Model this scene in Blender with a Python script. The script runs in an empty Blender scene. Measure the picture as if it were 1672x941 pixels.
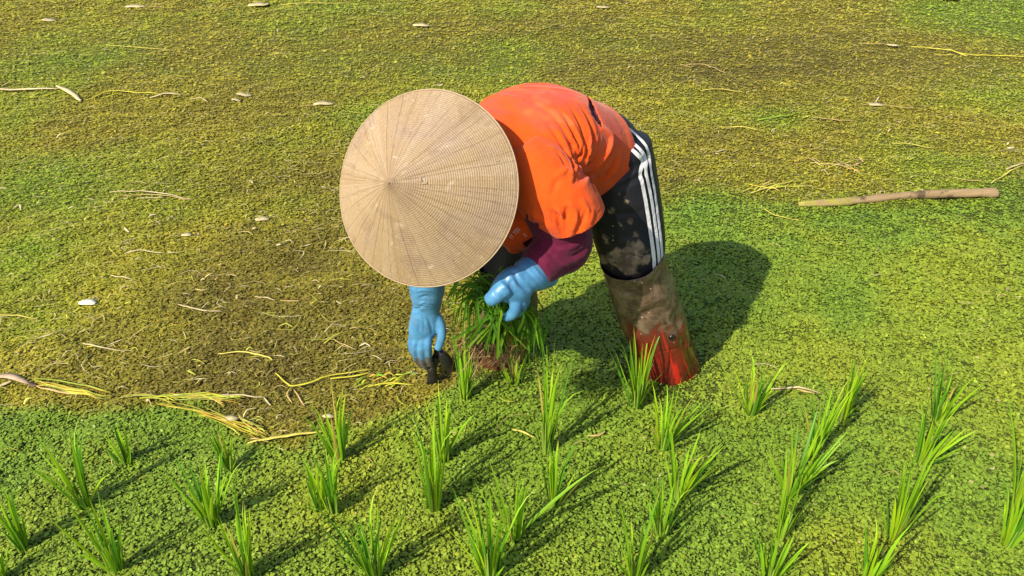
import bpy, bmesh, math, random
import numpy as np
from mathutils import Vector, Matrix
from mathutils.bvhtree import BVHTree

random.seed(7); rng = np.random.default_rng(11)
sc = bpy.context.scene
col = sc.collection

# ------------------------------------------------------------------ camera
H = 1.7; PITCH = math.radians(33.0); FPX = 1300.0
CP, SP = math.cos(PITCH), math.sin(PITCH)
cam_d = bpy.data.cameras.new('camera'); cam = bpy.data.objects.new('camera', cam_d); col.objects.link(cam)
cam.location = (0, 0, H); cam.rotation_euler = (math.pi/2 - PITCH, 0, 0)
cam_d.sensor_width = 36; cam_d.lens = FPX/1672*36; cam_d.clip_start = 0.02; cam_d.clip_end = 2000
sc.camera = cam

def P(px, py, Y):                       # point of the sight line px,py at distance Y
    u = (px-836)/FPX; v = (py-470.5)/FPX
    Z = Y/(CP - v*SP)
    return Vector((u*Z, Y, H - Z*(SP + v*CP)))
def G(px, py, z=0.0):                   # point of the ground seen at px,py
    u = (px-836)/FPX; v = (py-470.5)/FPX
    Z = (H-z)/(SP + v*CP)
    return Vector((u*Z, Z*(CP - v*SP), z))
def ray(px, py):
    a = P(px, py, 1.0); o = Vector((0, 0, H))
    return o, (a-o).normalized()

# ------------------------------------------------------------------ noise
def _h(ix, iy, seed):
    n = (ix.astype(np.int64)*374761393 + iy.astype(np.int64)*668265263 + seed*974711) & 0x7fffffff
    n = ((n ^ (n >> 13))*1274126177) & 0x7fffffff
    return ((n ^ (n >> 16)) & 0xffff)/65535.0
def vn(x, y, s=0):
    x = np.asarray(x, float); y = np.asarray(y, float)
    ix = np.floor(x); iy = np.floor(y); fx = x-ix; fy = y-iy
    fx = fx*fx*(3-2*fx); fy = fy*fy*(3-2*fy)
    a = _h(ix, iy, s); b = _h(ix+1, iy, s); c = _h(ix, iy+1, s); d = _h(ix+1, iy+1, s)
    return (a*(1-fx)+b*fx)*(1-fy) + (c*(1-fx)+d*fx)*fy
def fbm(x, y, s=0, o=4):
    r = 0; a = .5; t = 0
    for k in range(o):
        r = r + a*vn(x*2**k, y*2**k, s+k*17); t += a; a *= .5
    return r/t
def sstep(a, b, x):
    t = np.clip((x-a)/(b-a), 0, 1); return t*t*(3-2*t)

def hgt(x, y):                          # height of the field
    x = np.asarray(x, float); y = np.asarray(y, float)
    return (fbm(x*2.2, y*2.2, 3, 3)-.5)*.030 + (fbm(x*8, y*11, 5, 3)-.5)*.030 + (vn(x*34, y*34, 8)-.5)*.006
def hz(x, y): return float(hgt(np.array([x]), np.array([y]))[0])

# ------------------------------------------------------------------ materials
def new_mat(name):
    m = bpy.data.materials.new(name); m.use_nodes = True
    nt = m.node_tree; nt.nodes.clear()
    out = nt.nodes.new('ShaderNodeOutputMaterial'); b = nt.nodes.new('ShaderNodeBsdfPrincipled')
    nt.links.new(b.outputs[0], out.inputs[0])
    return m, nt, b, out
class N:
    def __init__(s, nt): s.nt = nt
    def n(s, t, **kw):
        x = s.nt.nodes.new(t)
        for k, v in kw.items(): setattr(x, k, v)
        return x
    def l(s, a, b): s.nt.links.new(a, b)
    def put(s, sock, v):
        if isinstance(v, bpy.types.NodeSocket): s.l(v, sock)
        else: sock.default_value = v
    def math(s, op, a, b=0.0, c=None, clamp=False):
        x = s.n('ShaderNodeMath', operation=op); x.use_clamp = clamp
        s.put(x.inputs[0], a); s.put(x.inputs[1], b)
        if c is not None: s.put(x.inputs[2], c)
        return x.outputs[0]
    def mix(s, f, a, b, mode='MIX'):
        x = s.n('ShaderNodeMix', data_type='RGBA', blend_type=mode)
        s.put(x.inputs[0], f)
        for i, v in ((6, a), (7, b)):
            s.put(x.inputs[i], (*v, 1) if isinstance(v, tuple) and len(v) == 3 else v)
        return x.outputs[2]
    def ramp(s, f, a, b, lo=0.0, hi=1.0):
        x = s.n('ShaderNodeMapRange', interpolation_type='SMOOTHSTEP')
        s.put(x.inputs[0], f); s.put(x.inputs[1], a); s.put(x.inputs[2], b); s.put(x.inputs[3], lo); s.put(x.inputs[4], hi)
        return x.outputs[0]
    def noise(s, vec, scale, detail=3, rough=.55, dist=0.0):
        x = s.n('ShaderNodeTexNoise'); x.inputs['Scale'].default_value = scale
        x.inputs['Detail'].default_value = detail; x.inputs['Roughness'].default_value = rough
        x.inputs['Distortion'].default_value = dist
        if vec is not None: s.l(vec, x.inputs['Vector'])
        return x.outputs['Fac']
    def obj(s): return s.n('ShaderNodeTexCoord').outputs['Object']
    def scale(s, vec, v):
        x = s.n('ShaderNodeVectorMath', operation='MULTIPLY'); s.l(vec, x.inputs[0]); x.inputs[1].default_value = v
        return x.outputs[0]
    def bump(s, hgt_, strength, dist, b):
        x = s.n('ShaderNodeBump'); x.inputs['Strength'].default_value = strength; x.inputs['Distance'].default_value = dist
        s.l(hgt_, x.inputs['Height']); s.l(x.outputs[0], b.inputs['Normal']); return x

def translucent(n, b, out, colour, fac, k=1.0):
    t = n.n('ShaderNodeBsdfTranslucent'); n.put(t.inputs[0], colour)
    mx = n.n('ShaderNodeMixShader'); mx.inputs[0].default_value = fac
    n.l(b.outputs[0], mx.inputs[1]); n.l(t.outputs[0], mx.inputs[2]); n.l(mx.outputs[0], out.inputs[0])

def leaf_mat(name, fac=.3, rough=.5, spec=.35):
    m, nt, b, out = new_mat(name); n = N(nt)
    a = n.n('ShaderNodeAttribute', attribute_name='col').outputs['Color']
    n.l(a, b.inputs['Base Color']); b.inputs['Roughness'].default_value = rough
    b.inputs['Specular IOR Level'].default_value = spec
    if fac: translucent(n, b, out, a, fac)
    return m
def flat_mat(name, c, rough=.6, spec=.3, ns=60, var=.25, bump=.15):
    m, nt, b, out = new_mat(name); n = N(nt); o = n.obj()
    f = n.noise(o, ns, 4)
    c2 = tuple(x*(1-var) for x in c); c1 = tuple(min(1, x*(1+var)) for x in c)
    n.l(n.mix(f, c2, c1), b.inputs['Base Color'])
    b.inputs['Roughness'].default_value = rough; b.inputs['Specular IOR Level'].default_value = spec
    if bump: n.bump(f, bump, .003, b)
    return m

M = {}
M['carpet'] = leaf_mat('water fern', .12, .55, .3)
M['blade'] = leaf_mat('rice blade', .42, .38, .4)
M['straw'] = leaf_mat('dry straw', .15, .6, .3)
M['skin'] = flat_mat('skin', (.42, .25, .16), .5, .4, 90, .1, .05)
M['hair'] = flat_mat('black hair', (.012, .010, .009), .4, .5, 200, .3, .3)
M['eye'] = flat_mat('eye', (.6, .58, .55), .2, .5, 90, .05, 0)
M['white_print'] = flat_mat('pale print', (.62, .57, .50), .7, .2, 300, .25, 0)
M['stud'] = flat_mat('black rubber', (.008, .008, .008), .18, .6, 80, .3, .05)

def m_ground():
    m, nt, b, out = new_mat('field ground'); n = N(nt); o = n.obj()
    a = n.n('ShaderNodeAttribute', attribute_name='col').outputs['Color']
    f = n.noise(o, 55, 5, .65, .6)
    v = n.n('ShaderNodeTexVoronoi'); v.inputs['Scale'].default_value = 75; n.l(o, v.inputs['Vector'])
    c = n.mix(n.ramp(f, .3, .72), n.mix(1.0, a, (.45, .42, .36), 'MULTIPLY'), a)
    n.l(c, b.inputs['Base Color']); b.inputs['Roughness'].default_value = .75
    b.inputs['Specular IOR Level'].default_value = .25
    n.bump(n.math('ADD', f, n.math('MULTIPLY', v.outputs['Distance'], .7)), .8, .012, b)
    return m
M['ground'] = m_ground()

def m_shirt():
    m, nt, b, out = new_mat('orange cotton'); n = N(nt); o = n.obj()
    f1 = n.noise(o, 5.5, 3, .5, .5); f2 = n.noise(o, 30, 3); f3 = n.noise(o, 900, 2)
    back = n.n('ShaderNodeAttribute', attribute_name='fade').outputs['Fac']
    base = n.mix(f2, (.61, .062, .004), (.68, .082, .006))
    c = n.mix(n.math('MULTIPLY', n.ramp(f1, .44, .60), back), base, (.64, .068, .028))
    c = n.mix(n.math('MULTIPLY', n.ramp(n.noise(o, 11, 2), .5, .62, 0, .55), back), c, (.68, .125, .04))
    sp = n.n('ShaderNodeTexVoronoi'); sp.inputs['Scale'].default_value = 30; n.l(o, sp.inputs['Vector'])
    c = n.mix(n.math('MULTIPLY', n.ramp(sp.outputs['Distance'], .11, .06, 0, .8), n.ramp(n.noise(o, 7, 2), .56, .60)), c, (.20, .10, .05))
    c = n.mix(n.ramp(n.noise(o, 15, 5, .65, .5), .60, .74, 0, .16), c, (.42, .045, .010))
    n.l(c, b.inputs['Base Color']); b.inputs['Roughness'].default_value = .8
    b.inputs['Specular IOR Level'].default_value = .15
    b.inputs['Sheen Weight'].default_value = .12
    h = n.math('ADD', n.math('MULTIPLY', n.noise(n.scale(o, (1, 1, 1)), 26, 3, .5, .8), 1.0), n.math('MULTIPLY', f3, .05))
    n.bump(h, .35, .006, b)
    return m
M['shirt'] = m_shirt()
def m_cloth(name, c1, c2, rough=.8, sheen=.1):
    m, nt, b, out = new_mat(name); n = N(nt); o = n.obj()
    f = n.noise(o, 24, 3, .5, .8)
    n.l(n.mix(f, c1, c2), b.inputs['Base Color']); b.inputs['Roughness'].default_value = rough
    b.inputs['Specular IOR Level'].default_value = .2; b.inputs['Sheen Weight'].default_value = sheen
    n.bump(f, .6, .012, b); return m
M['purple'] = m_cloth('maroon jersey', (.072, .003, .020), (.105, .005, .032))
def m_trousers():
    m, nt, b, out = new_mat('black track trousers'); n = N(nt); o = n.obj()
    f = n.noise(o, 22, 3, .5, .7)
    base = n.mix(f, (.006, .006, .008), (.013, .013, .016))
    mud = n.n('ShaderNodeAttribute', attribute_name='mud').outputs['Fac']
    mn = n.noise(o, 16, 6, .65, .8)
    mk = n.ramp(n.math('ADD', mn, n.math('MULTIPLY', mud, .50)), .72, .84)
    sp = n.n('ShaderNodeTexVoronoi'); sp.inputs['Scale'].default_value = 34; n.l(o, sp.inputs['Vector'])
    spk = n.math('MULTIPLY', n.ramp(sp.outputs['Distance'], .10, .06), n.ramp(n.noise(o, 9, 2), .50, .56))
    mudc = n.mix(n.ramp(n.noise(o, 30, 5, .65), .35, .68), (.085, .060, .040), (.32, .24, .165))
    c = n.mix(n.math('MULTIPLY', mk, .85), base, mudc)
    c = n.mix(n.math('MULTIPLY', spk, n.math('MULTIPLY', mud, 2.2), clamp=True), c, (.42, .36, .26))
    n.l(c, b.inputs['Base Color']); b.inputs['Roughness'].default_value = .55
    b.inputs['Specular IOR Level'].default_value = .3
    n.bump(n.math('ADD', f, n.math('MULTIPLY', mk, .25)), .4, .006, b)
    return m
M['trousers'] = m_trousers()
M['stripe'] = m_cloth('white tape', (.55, .55, .55), (.66, .66, .66), .6, 0)
def m_boot():
    m, nt, b, out = new_mat('muddy red rubber'); n = N(nt); o = n.obj()
    mud = n.n('ShaderNodeAttribute', attribute_name='mud').outputs['Fac']
    mn = n.noise(o, 11, 6, .6, 1.0); m2 = n.noise(o, 45, 4, .6, .8)
    mk = n.ramp(n.math('ADD', mn, n.math('MULTIPLY', n.math('SUBTRACT', mud, .5), .70)), .44, .58)
    clean = n.n('ShaderNodeAttribute', attribute_name='clean').outputs['Fac']
    red = n.mix(n.ramp(n.noise(o, 14, 4, .6), .35, .65), (.11, .012, .009), (.23, .020, .014))
    mc = n.mix(n.ramp(n.noise(o, 13, 6, .7, .5), .40, .62), (.060, .036, .023), (.205, .140, .092))
    val = n.math('ADD', mn, n.math('MULTIPLY', n.math('SUBTRACT', mud, .5), .70))
    red = n.mix(n.ramp(val, .16, .44, 0, .85), red, (.115, .034, .022))
    c = n.mix(mk, red, mc)
    c = n.mix(n.ramp(n.noise(o, 13, 3, .5, .5), .60, .68, 0, .6), c, (.02, .016, .012))
    sp = n.n('ShaderNodeTexVoronoi'); sp.inputs['Scale'].default_value = 48; n.l(o, sp.inputs['Vector'])
    spk = n.math('MULTIPLY', n.ramp(sp.outputs['Distance'], .13, .07), n.ramp(n.noise(o, 17, 2), .50, .56))
    c = n.mix(n.ramp(n.math('ADD', clean, n.math('MULTIPLY', n.math('SUBTRACT', n.noise(o, 60, 3), .5), .5)), .45, .6), c, (.46, .020, .011))
    c = n.mix(spk, c, (.50, .40, .27))
    n.l(c, b.inputs['Base Color'])
    n.put(b.inputs['Roughness'], n.ramp(mk, 0, 1, .13, .36)); b.inputs['Specular IOR Level'].default_value = .5
    n.bump(n.math('ADD', n.math('MULTIPLY', mk, .5), n.math('MULTIPLY', m2, .4)), .35, .005, b)
    return m
M['boot'] = m_boot()
M['boot_clean'] = flat_mat('bright red rubber', (.62, .022, .012), .3, .5, 50, .25, .1)
def m_glove():
    m, nt, b, out = new_mat('blue rubber glove'); n = N(nt); o = n.obj()
    mud = n.n('ShaderNodeAttribute', attribute_name='mud').outputs['Fac']
    f = n.noise(o, 40, 3)
    mk = n.ramp(n.math('ADD', n.math('MULTIPLY', n.noise(o, 70, 5, .6, .6), .7), mud), .78, .98)
    c = n.mix(n.ramp(f, .3, .7), (.052, .180, .345), (.075, .235, .42))
    c = n.mix(n.ramp(n.noise(o, 24, 6, .7, .8), .54, .68, 0, .5), c, (.095, .14, .17))
    c = n.mix(mk, c, n.mix(f, (.055, .05, .048), (.11, .10, .095)))
    n.l(c, b.inputs['Base Color']); b.inputs['Roughness'].default_value = .36
    b.inputs['Specular IOR Level'].default_value = .45
    n.bump(n.math('ADD', n.noise(o, 55, 4, .6, 1.5), n.math('MULTIPLY', mk, .3)), .30, .004, b)
    return m
M['glove'] = m_glove()
M['mud'] = flat_mat('wet black mud', (.012, .011, .011), .28, .5, 70, .5, .5)
def m_stick():
    m, nt, b, out = new_mat('weathered stick'); n = N(nt); o = n.obj()
    s = n.scale(o, (5, 60, 60)); f = n.noise(s, 1.5, 5, .6, .6); g = n.noise(o, 14, 4)
    c = n.mix(f, (.15, .095, .045), (.36, .26, .13))
    c = n.mix(n.ramp(g, .52, .64, 0, .8), c, (.05, .03, .018))
    x = n.n('ShaderNodeSeparateXYZ'); n.l(o, x.inputs[0])
    c = n.mix(n.math('MULTIPLY', n.ramp(x.outputs[0], -.18, -.30), n.ramp(g, .35, .6)), c, (.26, .25, .03))
    n.l(c, b.inputs['Base Color']); b.inputs['Roughness'].default_value = .7
    n.bump(f, .5, .004, b); return m
M['stick'] = m_stick()
def m_hat():
    m, nt, b, out = new_mat('palm leaf hat'); n = N(nt); o = n.obj()
    x = n.n('ShaderNodeSeparateXYZ'); n.l(o, x.inputs[0])
    ang = n.math('ARCTAN2', x.outputs[1], x.outputs[0])
    r = n.math('SQRT', n.math('ADD', n.math('MULTIPLY', x.outputs[0], x.outputs[0]), n.math('MULTIPLY', x.outputs[1], x.outputs[1])))
    warp = n.math('MULTIPLY', n.math('SUBTRACT', n.noise(o, 7, 2), .5), .07)
    a2 = n.math('ADD', ang, warp)
    def seams(cnt, off, w0, w1):
        t = n.math('ADD', n.math('MULTIPLY', a2, cnt/(2*math.pi)), off+100)
        jit = n.n('ShaderNodeTexWhiteNoise', noise_dimensions='1D')
        idn = n.math('FLOOR', t); n.l(idn, jit.inputs['W'])
        fr = n.math('SUBTRACT', n.math('FRACT', t), n.math('ADD', n.math('MULTIPLY', jit.outputs['Value'], .7), .15))
        dist = n.math('MULTIPLY', n.math('ABSOLUTE', fr), n.math('MULTIPLY', r, 2*math.pi/cnt))
        return n.ramp(dist, w0, w1, 1, 0), jit.outputs['Value'], idn
    s1, v1, i1 = seams(34, .3, .0005, .0016)
    s2, v2, i2 = seams(27, .77, .0003, .0012)
    s2 = n.math('MULTIPLY', s2, n.ramp(n.noise(o, 14, 2), .42, .55))
    # stitched hoops
    q = n.math('MULTIPLY', n.math('ADD', r, n.math('MULTIPLY', n.math('SUBTRACT', n.noise(o, 25, 2), .5), .004)), 230)
    ring = n.ramp(n.math('ABSOLUTE', n.math('SUBTRACT', n.math('FRACT', q), .5)), .10, .34, 1, 0)
    rid = n.math('FLOOR', q)
    cv = n.n('ShaderNodeCombineXYZ'); n.l(n.math('MULTIPLY', ang, 9.0), cv.inputs[0]); n.l(n.math('MULTIPLY', rid, 3.17), cv.inputs[1])
    brk = n.noise(cv.outputs[0], 3.4, 4, .75)
    cv2 = n.n('ShaderNodeCombineXYZ'); n.l(n.math('MULTIPLY', ang, 30.0), cv2.inputs[0]); n.l(n.math('MULTIPLY', r, 12.0), cv2.inputs[1])
    fib = n.noise(cv2.outputs[0], 2.0, 4, .65)
    big = n.noise(o, 7, 3, .6, .4)
    c = n.mix(fib, (.270, .183, .092), (.360, .258, .140))
    c = n.mix(n.math('MULTIPLY', v1, .35), c, (.42, .335, .24))
    c = n.mix(n.ramp(big, .45, .7, 0, .5), c, (.28, .205, .16))
    c = n.mix(n.ramp(n.noise(o, 16, 4, .6, .5), .52, .70, 0, .5), c, (.23, .155, .10))
    c = n.mix(n.math('MULTIPLY', ring, n.ramp(brk, .52, .74, 0, .6)), c, (.56, .47, .34))
    c = n.mix(n.math('MULTIPLY', n.math('SUBTRACT', 1.0, ring), n.ramp(brk, .40, .55, .42, .06)), c, (.17, .11, .06))
    s3, v3, i3 = seams(61, .11, .0003, .0011)
    s3 = n.math('MULTIPLY', s3, n.ramp(n.noise(o, 22, 2), .46, .56))
    c = n.mix(n.math('MULTIPLY', s1, n.ramp(n.noise(o, 18, 2), .3, .6, .08, .34)), c, (.14, .09, .05))
    c = n.mix(n.math('MULTIPLY', s2, .32), c, (.13, .08, .05))
    c = n.mix(n.math('MULTIPLY', s3, .3), c, (.13, .08, .05))
    pt = n.noise(n.scale(o, (30, 30, 8)), 1.0, 4, .7, .5)
    c = n.mix(n.ramp(pt, .60, .72, 0, .5), c, (.50, .42, .32))
    vs = n.n('ShaderNodeTexVoronoi'); vs.inputs['Scale'].default_value = 62; n.l(o, vs.inputs['Vector'])
    spk = n.math('MULTIPLY', n.ramp(vs.outputs['Distance'], .14, .08), n.ramp(n.noise(o, 21, 2), .57, .62))
    c = n.mix(n.math('MULTIPLY', spk, .8), c, (.10, .055, .035))
    n.l(c, b.inputs['Base Color']); b.inputs['Roughness'].default_value = .55
    b.inputs['Specular IOR Level'].default_value = .3
    hh = n.math('SUBTRACT', n.math('MULTIPLY', ring, .5), n.math('ADD', s1, n.math('MULTIPLY', s2, .6)))
    n.bump(n.math('ADD', hh, n.math('MULTIPLY', fib, .5)), .45, .0025, b)
    return m
M['hat'] = m_hat()
M['rim'] = flat_mat('bamboo rim', (.33, .25, .155), .6, .25, 120, .25, .2)

# ------------------------------------------------------------------ mesh helpers
def mesh_np(name, V, F, mat, parent=None, cols=None, smooth=True, origin=None, attrs=None):
    """V world verts, F list of index rows (all same length or ragged)"""
    V = np.asarray(V, float)
    if origin is None: origin = np.array(parent['_o']) if parent is not None and '_o' in parent else np.zeros(3)
    me = bpy.data.meshes.new(name)
    me.vertices.add(len(V)); me.vertices.foreach_set('co', (V-origin).astype(np.float32).ravel())
    if isinstance(F, np.ndarray):
        k = F.shape[1]; tot = F.size
        me.loops.add(tot); me.loops.foreach_set('vertex_index', F.astype(np.int32).ravel())
        me.polygons.add(len(F)); me.polygons.foreach_set('loop_start', np.arange(0, tot, k, dtype=np.int32))
    else:
        flat = [i for f in F for i in f]; st = np.cumsum([0]+[len(f) for f in F[:-1]])
        me.loops.add(len(flat)); me.loops.foreach_set('vertex_index', flat)
        me.polygons.add(len(F)); me.polygons.foreach_set('loop_start', st.astype(np.int32))
    me.update(calc_edges=True); me.validate()
    if smooth: me.polygons.foreach_set('use_smooth', np.ones(len(me.polygons), dtype=bool))
    if cols is not None:
        a = me.color_attributes.new('col', 'FLOAT_COLOR', 'POINT')
        c4 = np.ones((len(V), 4), np.float32); c4[:, :3] = cols; a.data.foreach_set('color', c4.ravel())
    for k, v in (attrs or {}).items():
        a = me.attributes.new(k, 'FLOAT', 'POINT'); a.data.foreach_set('value', np.asarray(v, np.float32))
    me.materials.append(mat)
    o = bpy.data.objects.new(name, me); col.objects.link(o)
    if parent is not None: o.parent = parent
    else: o.location = Vector(origin)
    return o
def empty(name, loc):
    o = bpy.data.objects.new(name, None); col.objects.link(o); o.location = loc; o.empty_display_size = .05
    ORIG[o.name] = np.array(loc); return o
ORIG = {}
def tag(o, label, cat, group=None, kind=None):
    if label: o['label'] = label
    if cat: o['category'] = cat
    if group: o['group'] = group
    if kind: o['kind'] = kind
    return o
def part(name, V, F, mat, root, **kw):
    r = root
    while r.parent is not None: r = r.parent
    o = mesh_np(name, V, F, mat, root, origin=ORIG.get(r.name, np.zeros(3)), **kw)
    return o

def catmull(pts, n):
    pts = [np.asarray(p, float) for p in pts]
    if len(pts) == 2: return np.array([pts[0]+(pts[1]-pts[0])*t for t in np.linspace(0, 1, n)])
    p = [2*pts[0]-pts[1]] + pts + [2*pts[-1]-pts[-2]]
    out = []; m = len(pts)-1
    for t in np.linspace(0, m, n):
        i = min(int(t), m-1); f = t-i
        a, b, c, d = p[i], p[i+1], p[i+2], p[i+3]
        out.append(.5*(2*b+(c-a)*f+(2*a-5*b+4*c-d)*f*f+(3*b-a-3*c+d)*f**3))
    return np.array(out)
def loft(pts, ra, rb=None, lat=None, n=24, seg=28, ends=True, expo=2.0):
    """closed tube with elliptic sections: half width ra along lat, rb along the other axis"""
    C = catmull(pts, n); A = catmull([[x] for x in ra], n)[:, 0]
    B = A if rb is None else catmull([[x] for x in rb], n)[:, 0]
    if lat is not None:
        L = catmull(lat, n) if isinstance(lat, list) else np.repeat([np.asarray(lat, float)], n, 0)
    T = np.gradient(C, axis=0); T /= np.linalg.norm(T, axis=1)[:, None]
    V = []; F = []
    prev = None
    for i in range(n):
        if lat is not None: l = L[i]
        else:
            l = prev if prev is not None else (np.array([0, 0, 1.]) if abs(T[i][2]) < .8 else np.array([1., 0, 0]))
        l = l - T[i]*np.dot(l, T[i]); l = l/np.linalg.norm(l); prev = l
        d = np.cross(T[i], l)
        for k in range(seg):
            a = 2*math.pi*k/seg; ca, sa = math.cos(a), math.sin(a)
            if expo != 2:
                ca = math.copysign(abs(ca)**(2/expo), ca); sa = math.copysign(abs(sa)**(2/expo), sa)
            V.append(C[i]+l*A[i]*ca+d*B[i]*sa)
    for i in range(n-1):
        for k in range(seg):
            k2 = (k+1) % seg
            F.append((i*seg+k, i*seg+k2, (i+1)*seg+k2, (i+1)*seg+k))
    if ends:
        e = .45
        V.append(C[0]-T[0]*min(A[0], B[0])*e); c0 = len(V)-1
        V.append(C[-1]+T[-1]*min(A[-1], B[-1])*e); c1 = len(V)-1
        for k in range(seg):
            k2 = (k+1) % seg
            F.append((c0, k2, k)); F.append((c1, (n-1)*seg+k, (n-1)*seg+k2))
    return V, F
def ball(c, rx, ry, rz, mtx=None, n=20):
    V = []; F = []
    for i in range(n+1):
        th = math.pi*i/n
        for k in range(2*n):
            ph = math.pi*k/n
            p = np.array([rx*math.sin(th)*math.cos(ph), ry*math.sin(th)*math.sin(ph), rz*math.cos(th)])
            if mtx is not None: p = mtx @ p
            V.append(np.asarray(c)+p)
    for i in range(n):
        for k in range(2*n):
            k2 = (k+1) % (2*n)
            F.append((i*2*n+k, (i+1)*2*n+k, (i+1)*2*n+k2, i*2*n+k2))
    return V, F
def fuse(pieces, voxel, smooth=6, fac=.5):
    """closed pieces -> one continuous surface (verts, faces)"""
    V = []; F = []
    for v, f in pieces:
        o = len(V); V += [tuple(p) for p in v]; F += [tuple(i+o for i in q) for q in f]
    me = bpy.data.meshes.new('tmp'); me.from_pydata(V, [], F); me.update()
    bm = bmesh.new(); bm.from_mesh(me); bmesh.ops.remove_doubles(bm, verts=bm.verts, dist=1e-6)
    bmesh.ops.recalc_face_normals(bm, faces=bm.faces); bm.to_mesh(me); bm.free()
    o = bpy.data.objects.new('tmp', me); col.objects.link(o)
    r = o.modifiers.new('r', 'REMESH'); r.mode = 'VOXEL'; r.voxel_size = voxel
    if smooth:
        s = o.modifiers.new('s', 'SMOOTH'); s.iterations = smooth; s.factor = fac
    bpy.context.view_layer.update()
    dg = bpy.context.evaluated_depsgraph_get()
    m2 = bpy.data.meshes.new_from_object(o.evaluated_get(dg))
    V = np.empty(len(m2.vertices)*3); m2.vertices.foreach_get('co', V); V = V.reshape(-1, 3)
    F = [tuple(p.vertices) for p in m2.polygons]
    bpy.data.objects.remove(o); bpy.data.meshes.remove(me); bpy.data.meshes.remove(m2)
    return V, F
def normals(V, F):
    nrm = np.zeros_like(V)
    Q = np.array([f if len(f) == 4 else (*f, f[-1]) for f in F])
    fn = np.cross(V[Q[:, 2]]-V[Q[:, 0]], V[Q[:, 3]]-V[Q[:, 1]])
    tri = Q[:, 2] == Q[:, 3]
    if tri.any(): fn[tri] = np.cross(V[Q[tri, 1]]-V[Q[tri, 0]], V[Q[tri, 2]]-V[Q[tri, 0]])
    for k in range(4): np.add.at(nrm, Q[:, k], fn)
    l = np.linalg.norm(nrm, axis=1); l[l == 0] = 1
    return nrm/l[:, None]
def bvh(V, F): return BVHTree.FromPolygons([Vector(v) for v in V], F)
def onto(tree, px, py, Y=2.0):
    o, d = ray(px, py); h = tree.ray_cast(o, d)
    if h[0] is not None: return np.array(h[0]), np.array(h[1])
    # sight line misses: nearest point of the surface to it
    best = None
    for y in np.linspace(Y-.4, Y+.4, 33):
        q = P(px, py, y); r = tree.find_nearest(q)
        if best is None or r[3] < best[3]: best = r
    return np.array(best[0]), np.array(best[1])
def seg_dist(V, pts):
    """distance to a polyline and 0..1 position along it"""
    best = np.full(len(V), 1e9); par = np.zeros(len(V)); m = len(pts)-1
    for i in range(m):
        a, b = pts[i], pts[i+1]; ab = b-a; L = np.dot(ab, ab)+1e-12
        t = np.clip(((V-a) @ ab)/L, 0, 1); d = np.linalg.norm(V-(a+t[:, None]*ab), axis=1)
        k = d < best; best[k] = d[k]; par[k] = (i+t[k])/m
    return best, par
def folds(V, F, specs):
    """raise or sink creases along polylines traced over the cloth"""
    tree = bvh(V, F); D = np.zeros(len(V)); Nn = normals(V, F)
    for pts, w, amp in specs:
        q = [onto(tree, x, y)[0] for x, y in pts]
        q = catmull(q, len(q)*4); d, t = seg_dist(V, list(q))
        near = d < 4*w
        tp = np.sin(np.pi*np.clip(t[near]*.86+.10, 0, 1))**.7
        D[near] += amp*tp*(np.exp(-(d[near]/w)**2)-.35*np.exp(-(d[near]/(2.1*w))**2))
    return V + Nn*D[:, None]
def cut(V, F, planes):
    """open the surface: (point, normal, centre, radius) drops what lies beyond the plane near centre"""
    bm = bmesh.new()
    vs = [bm.verts.new(v) for v in V]
    for f in F:
        try: bm.faces.new([vs[i] for i in f])
        except ValueError: pass
    for co, no, ce, ra in planes:
        fs = [f for f in bm.faces if (f.calc_center_median()-Vector(ce)).length < ra]
        g = list({x for f in fs for x in list(f.verts)+list(f.edges)}) + fs
        bmesh.ops.bisect_plane(bm, geom=g, plane_co=Vector(co), plane_no=Vector(no), clear_outer=True, dist=1e-5)
    bmesh.ops.triangulate(bm, faces=[f for f in bm.faces if len(f.verts) > 4])
    bm.verts.index_update()
    V2 = np.array([v.co[:] for v in bm.verts]); F2 = [tuple(v.index for v in f.verts) for f in bm.faces]
    bm.free(); return V2, F2
def solid(o, t, off=1):
    m = o.modifiers.new('thickness', 'SOLIDIFY'); m.thickness = t; m.offset = off
def ribbon(tree, pts, w, lift, n=60):
    q = catmull([[x, y] for x, y in pts], n); hit = [onto(tree, x, y) for x, y in q]
    p = np.array([h[0] for h in hit]); nn = np.array([h[1] for h in hit])
    for _ in range(3):
        p[1:-1] = (p[:-2]+2*p[1:-1]+p[2:])/4; nn[1:-1] = (nn[:-2]+2*nn[1:-1]+nn[2:])/4
    nn /= np.linalg.norm(nn, axis=1)[:, None]
    T = np.gradient(p, axis=0); S = np.cross(T, nn); S /= (np.linalg.norm(S, axis=1)[:, None]+1e-9)
    V = []; F = []
    for i in range(n):
        for k in (-1, -.33, .33, 1):
            c = p[i]+S[i]*w*.5*k; r = tree.find_nearest(Vector(c)); c2 = np.array(r[0])+np.array(r[1])*lift
            V.append(c2)
    for i in range(n-1):
        for k in range(3): F.append((i*4+k, i*4+k+1, i*4+k+5, i*4+k+4))
    return np.array(V), F
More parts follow.
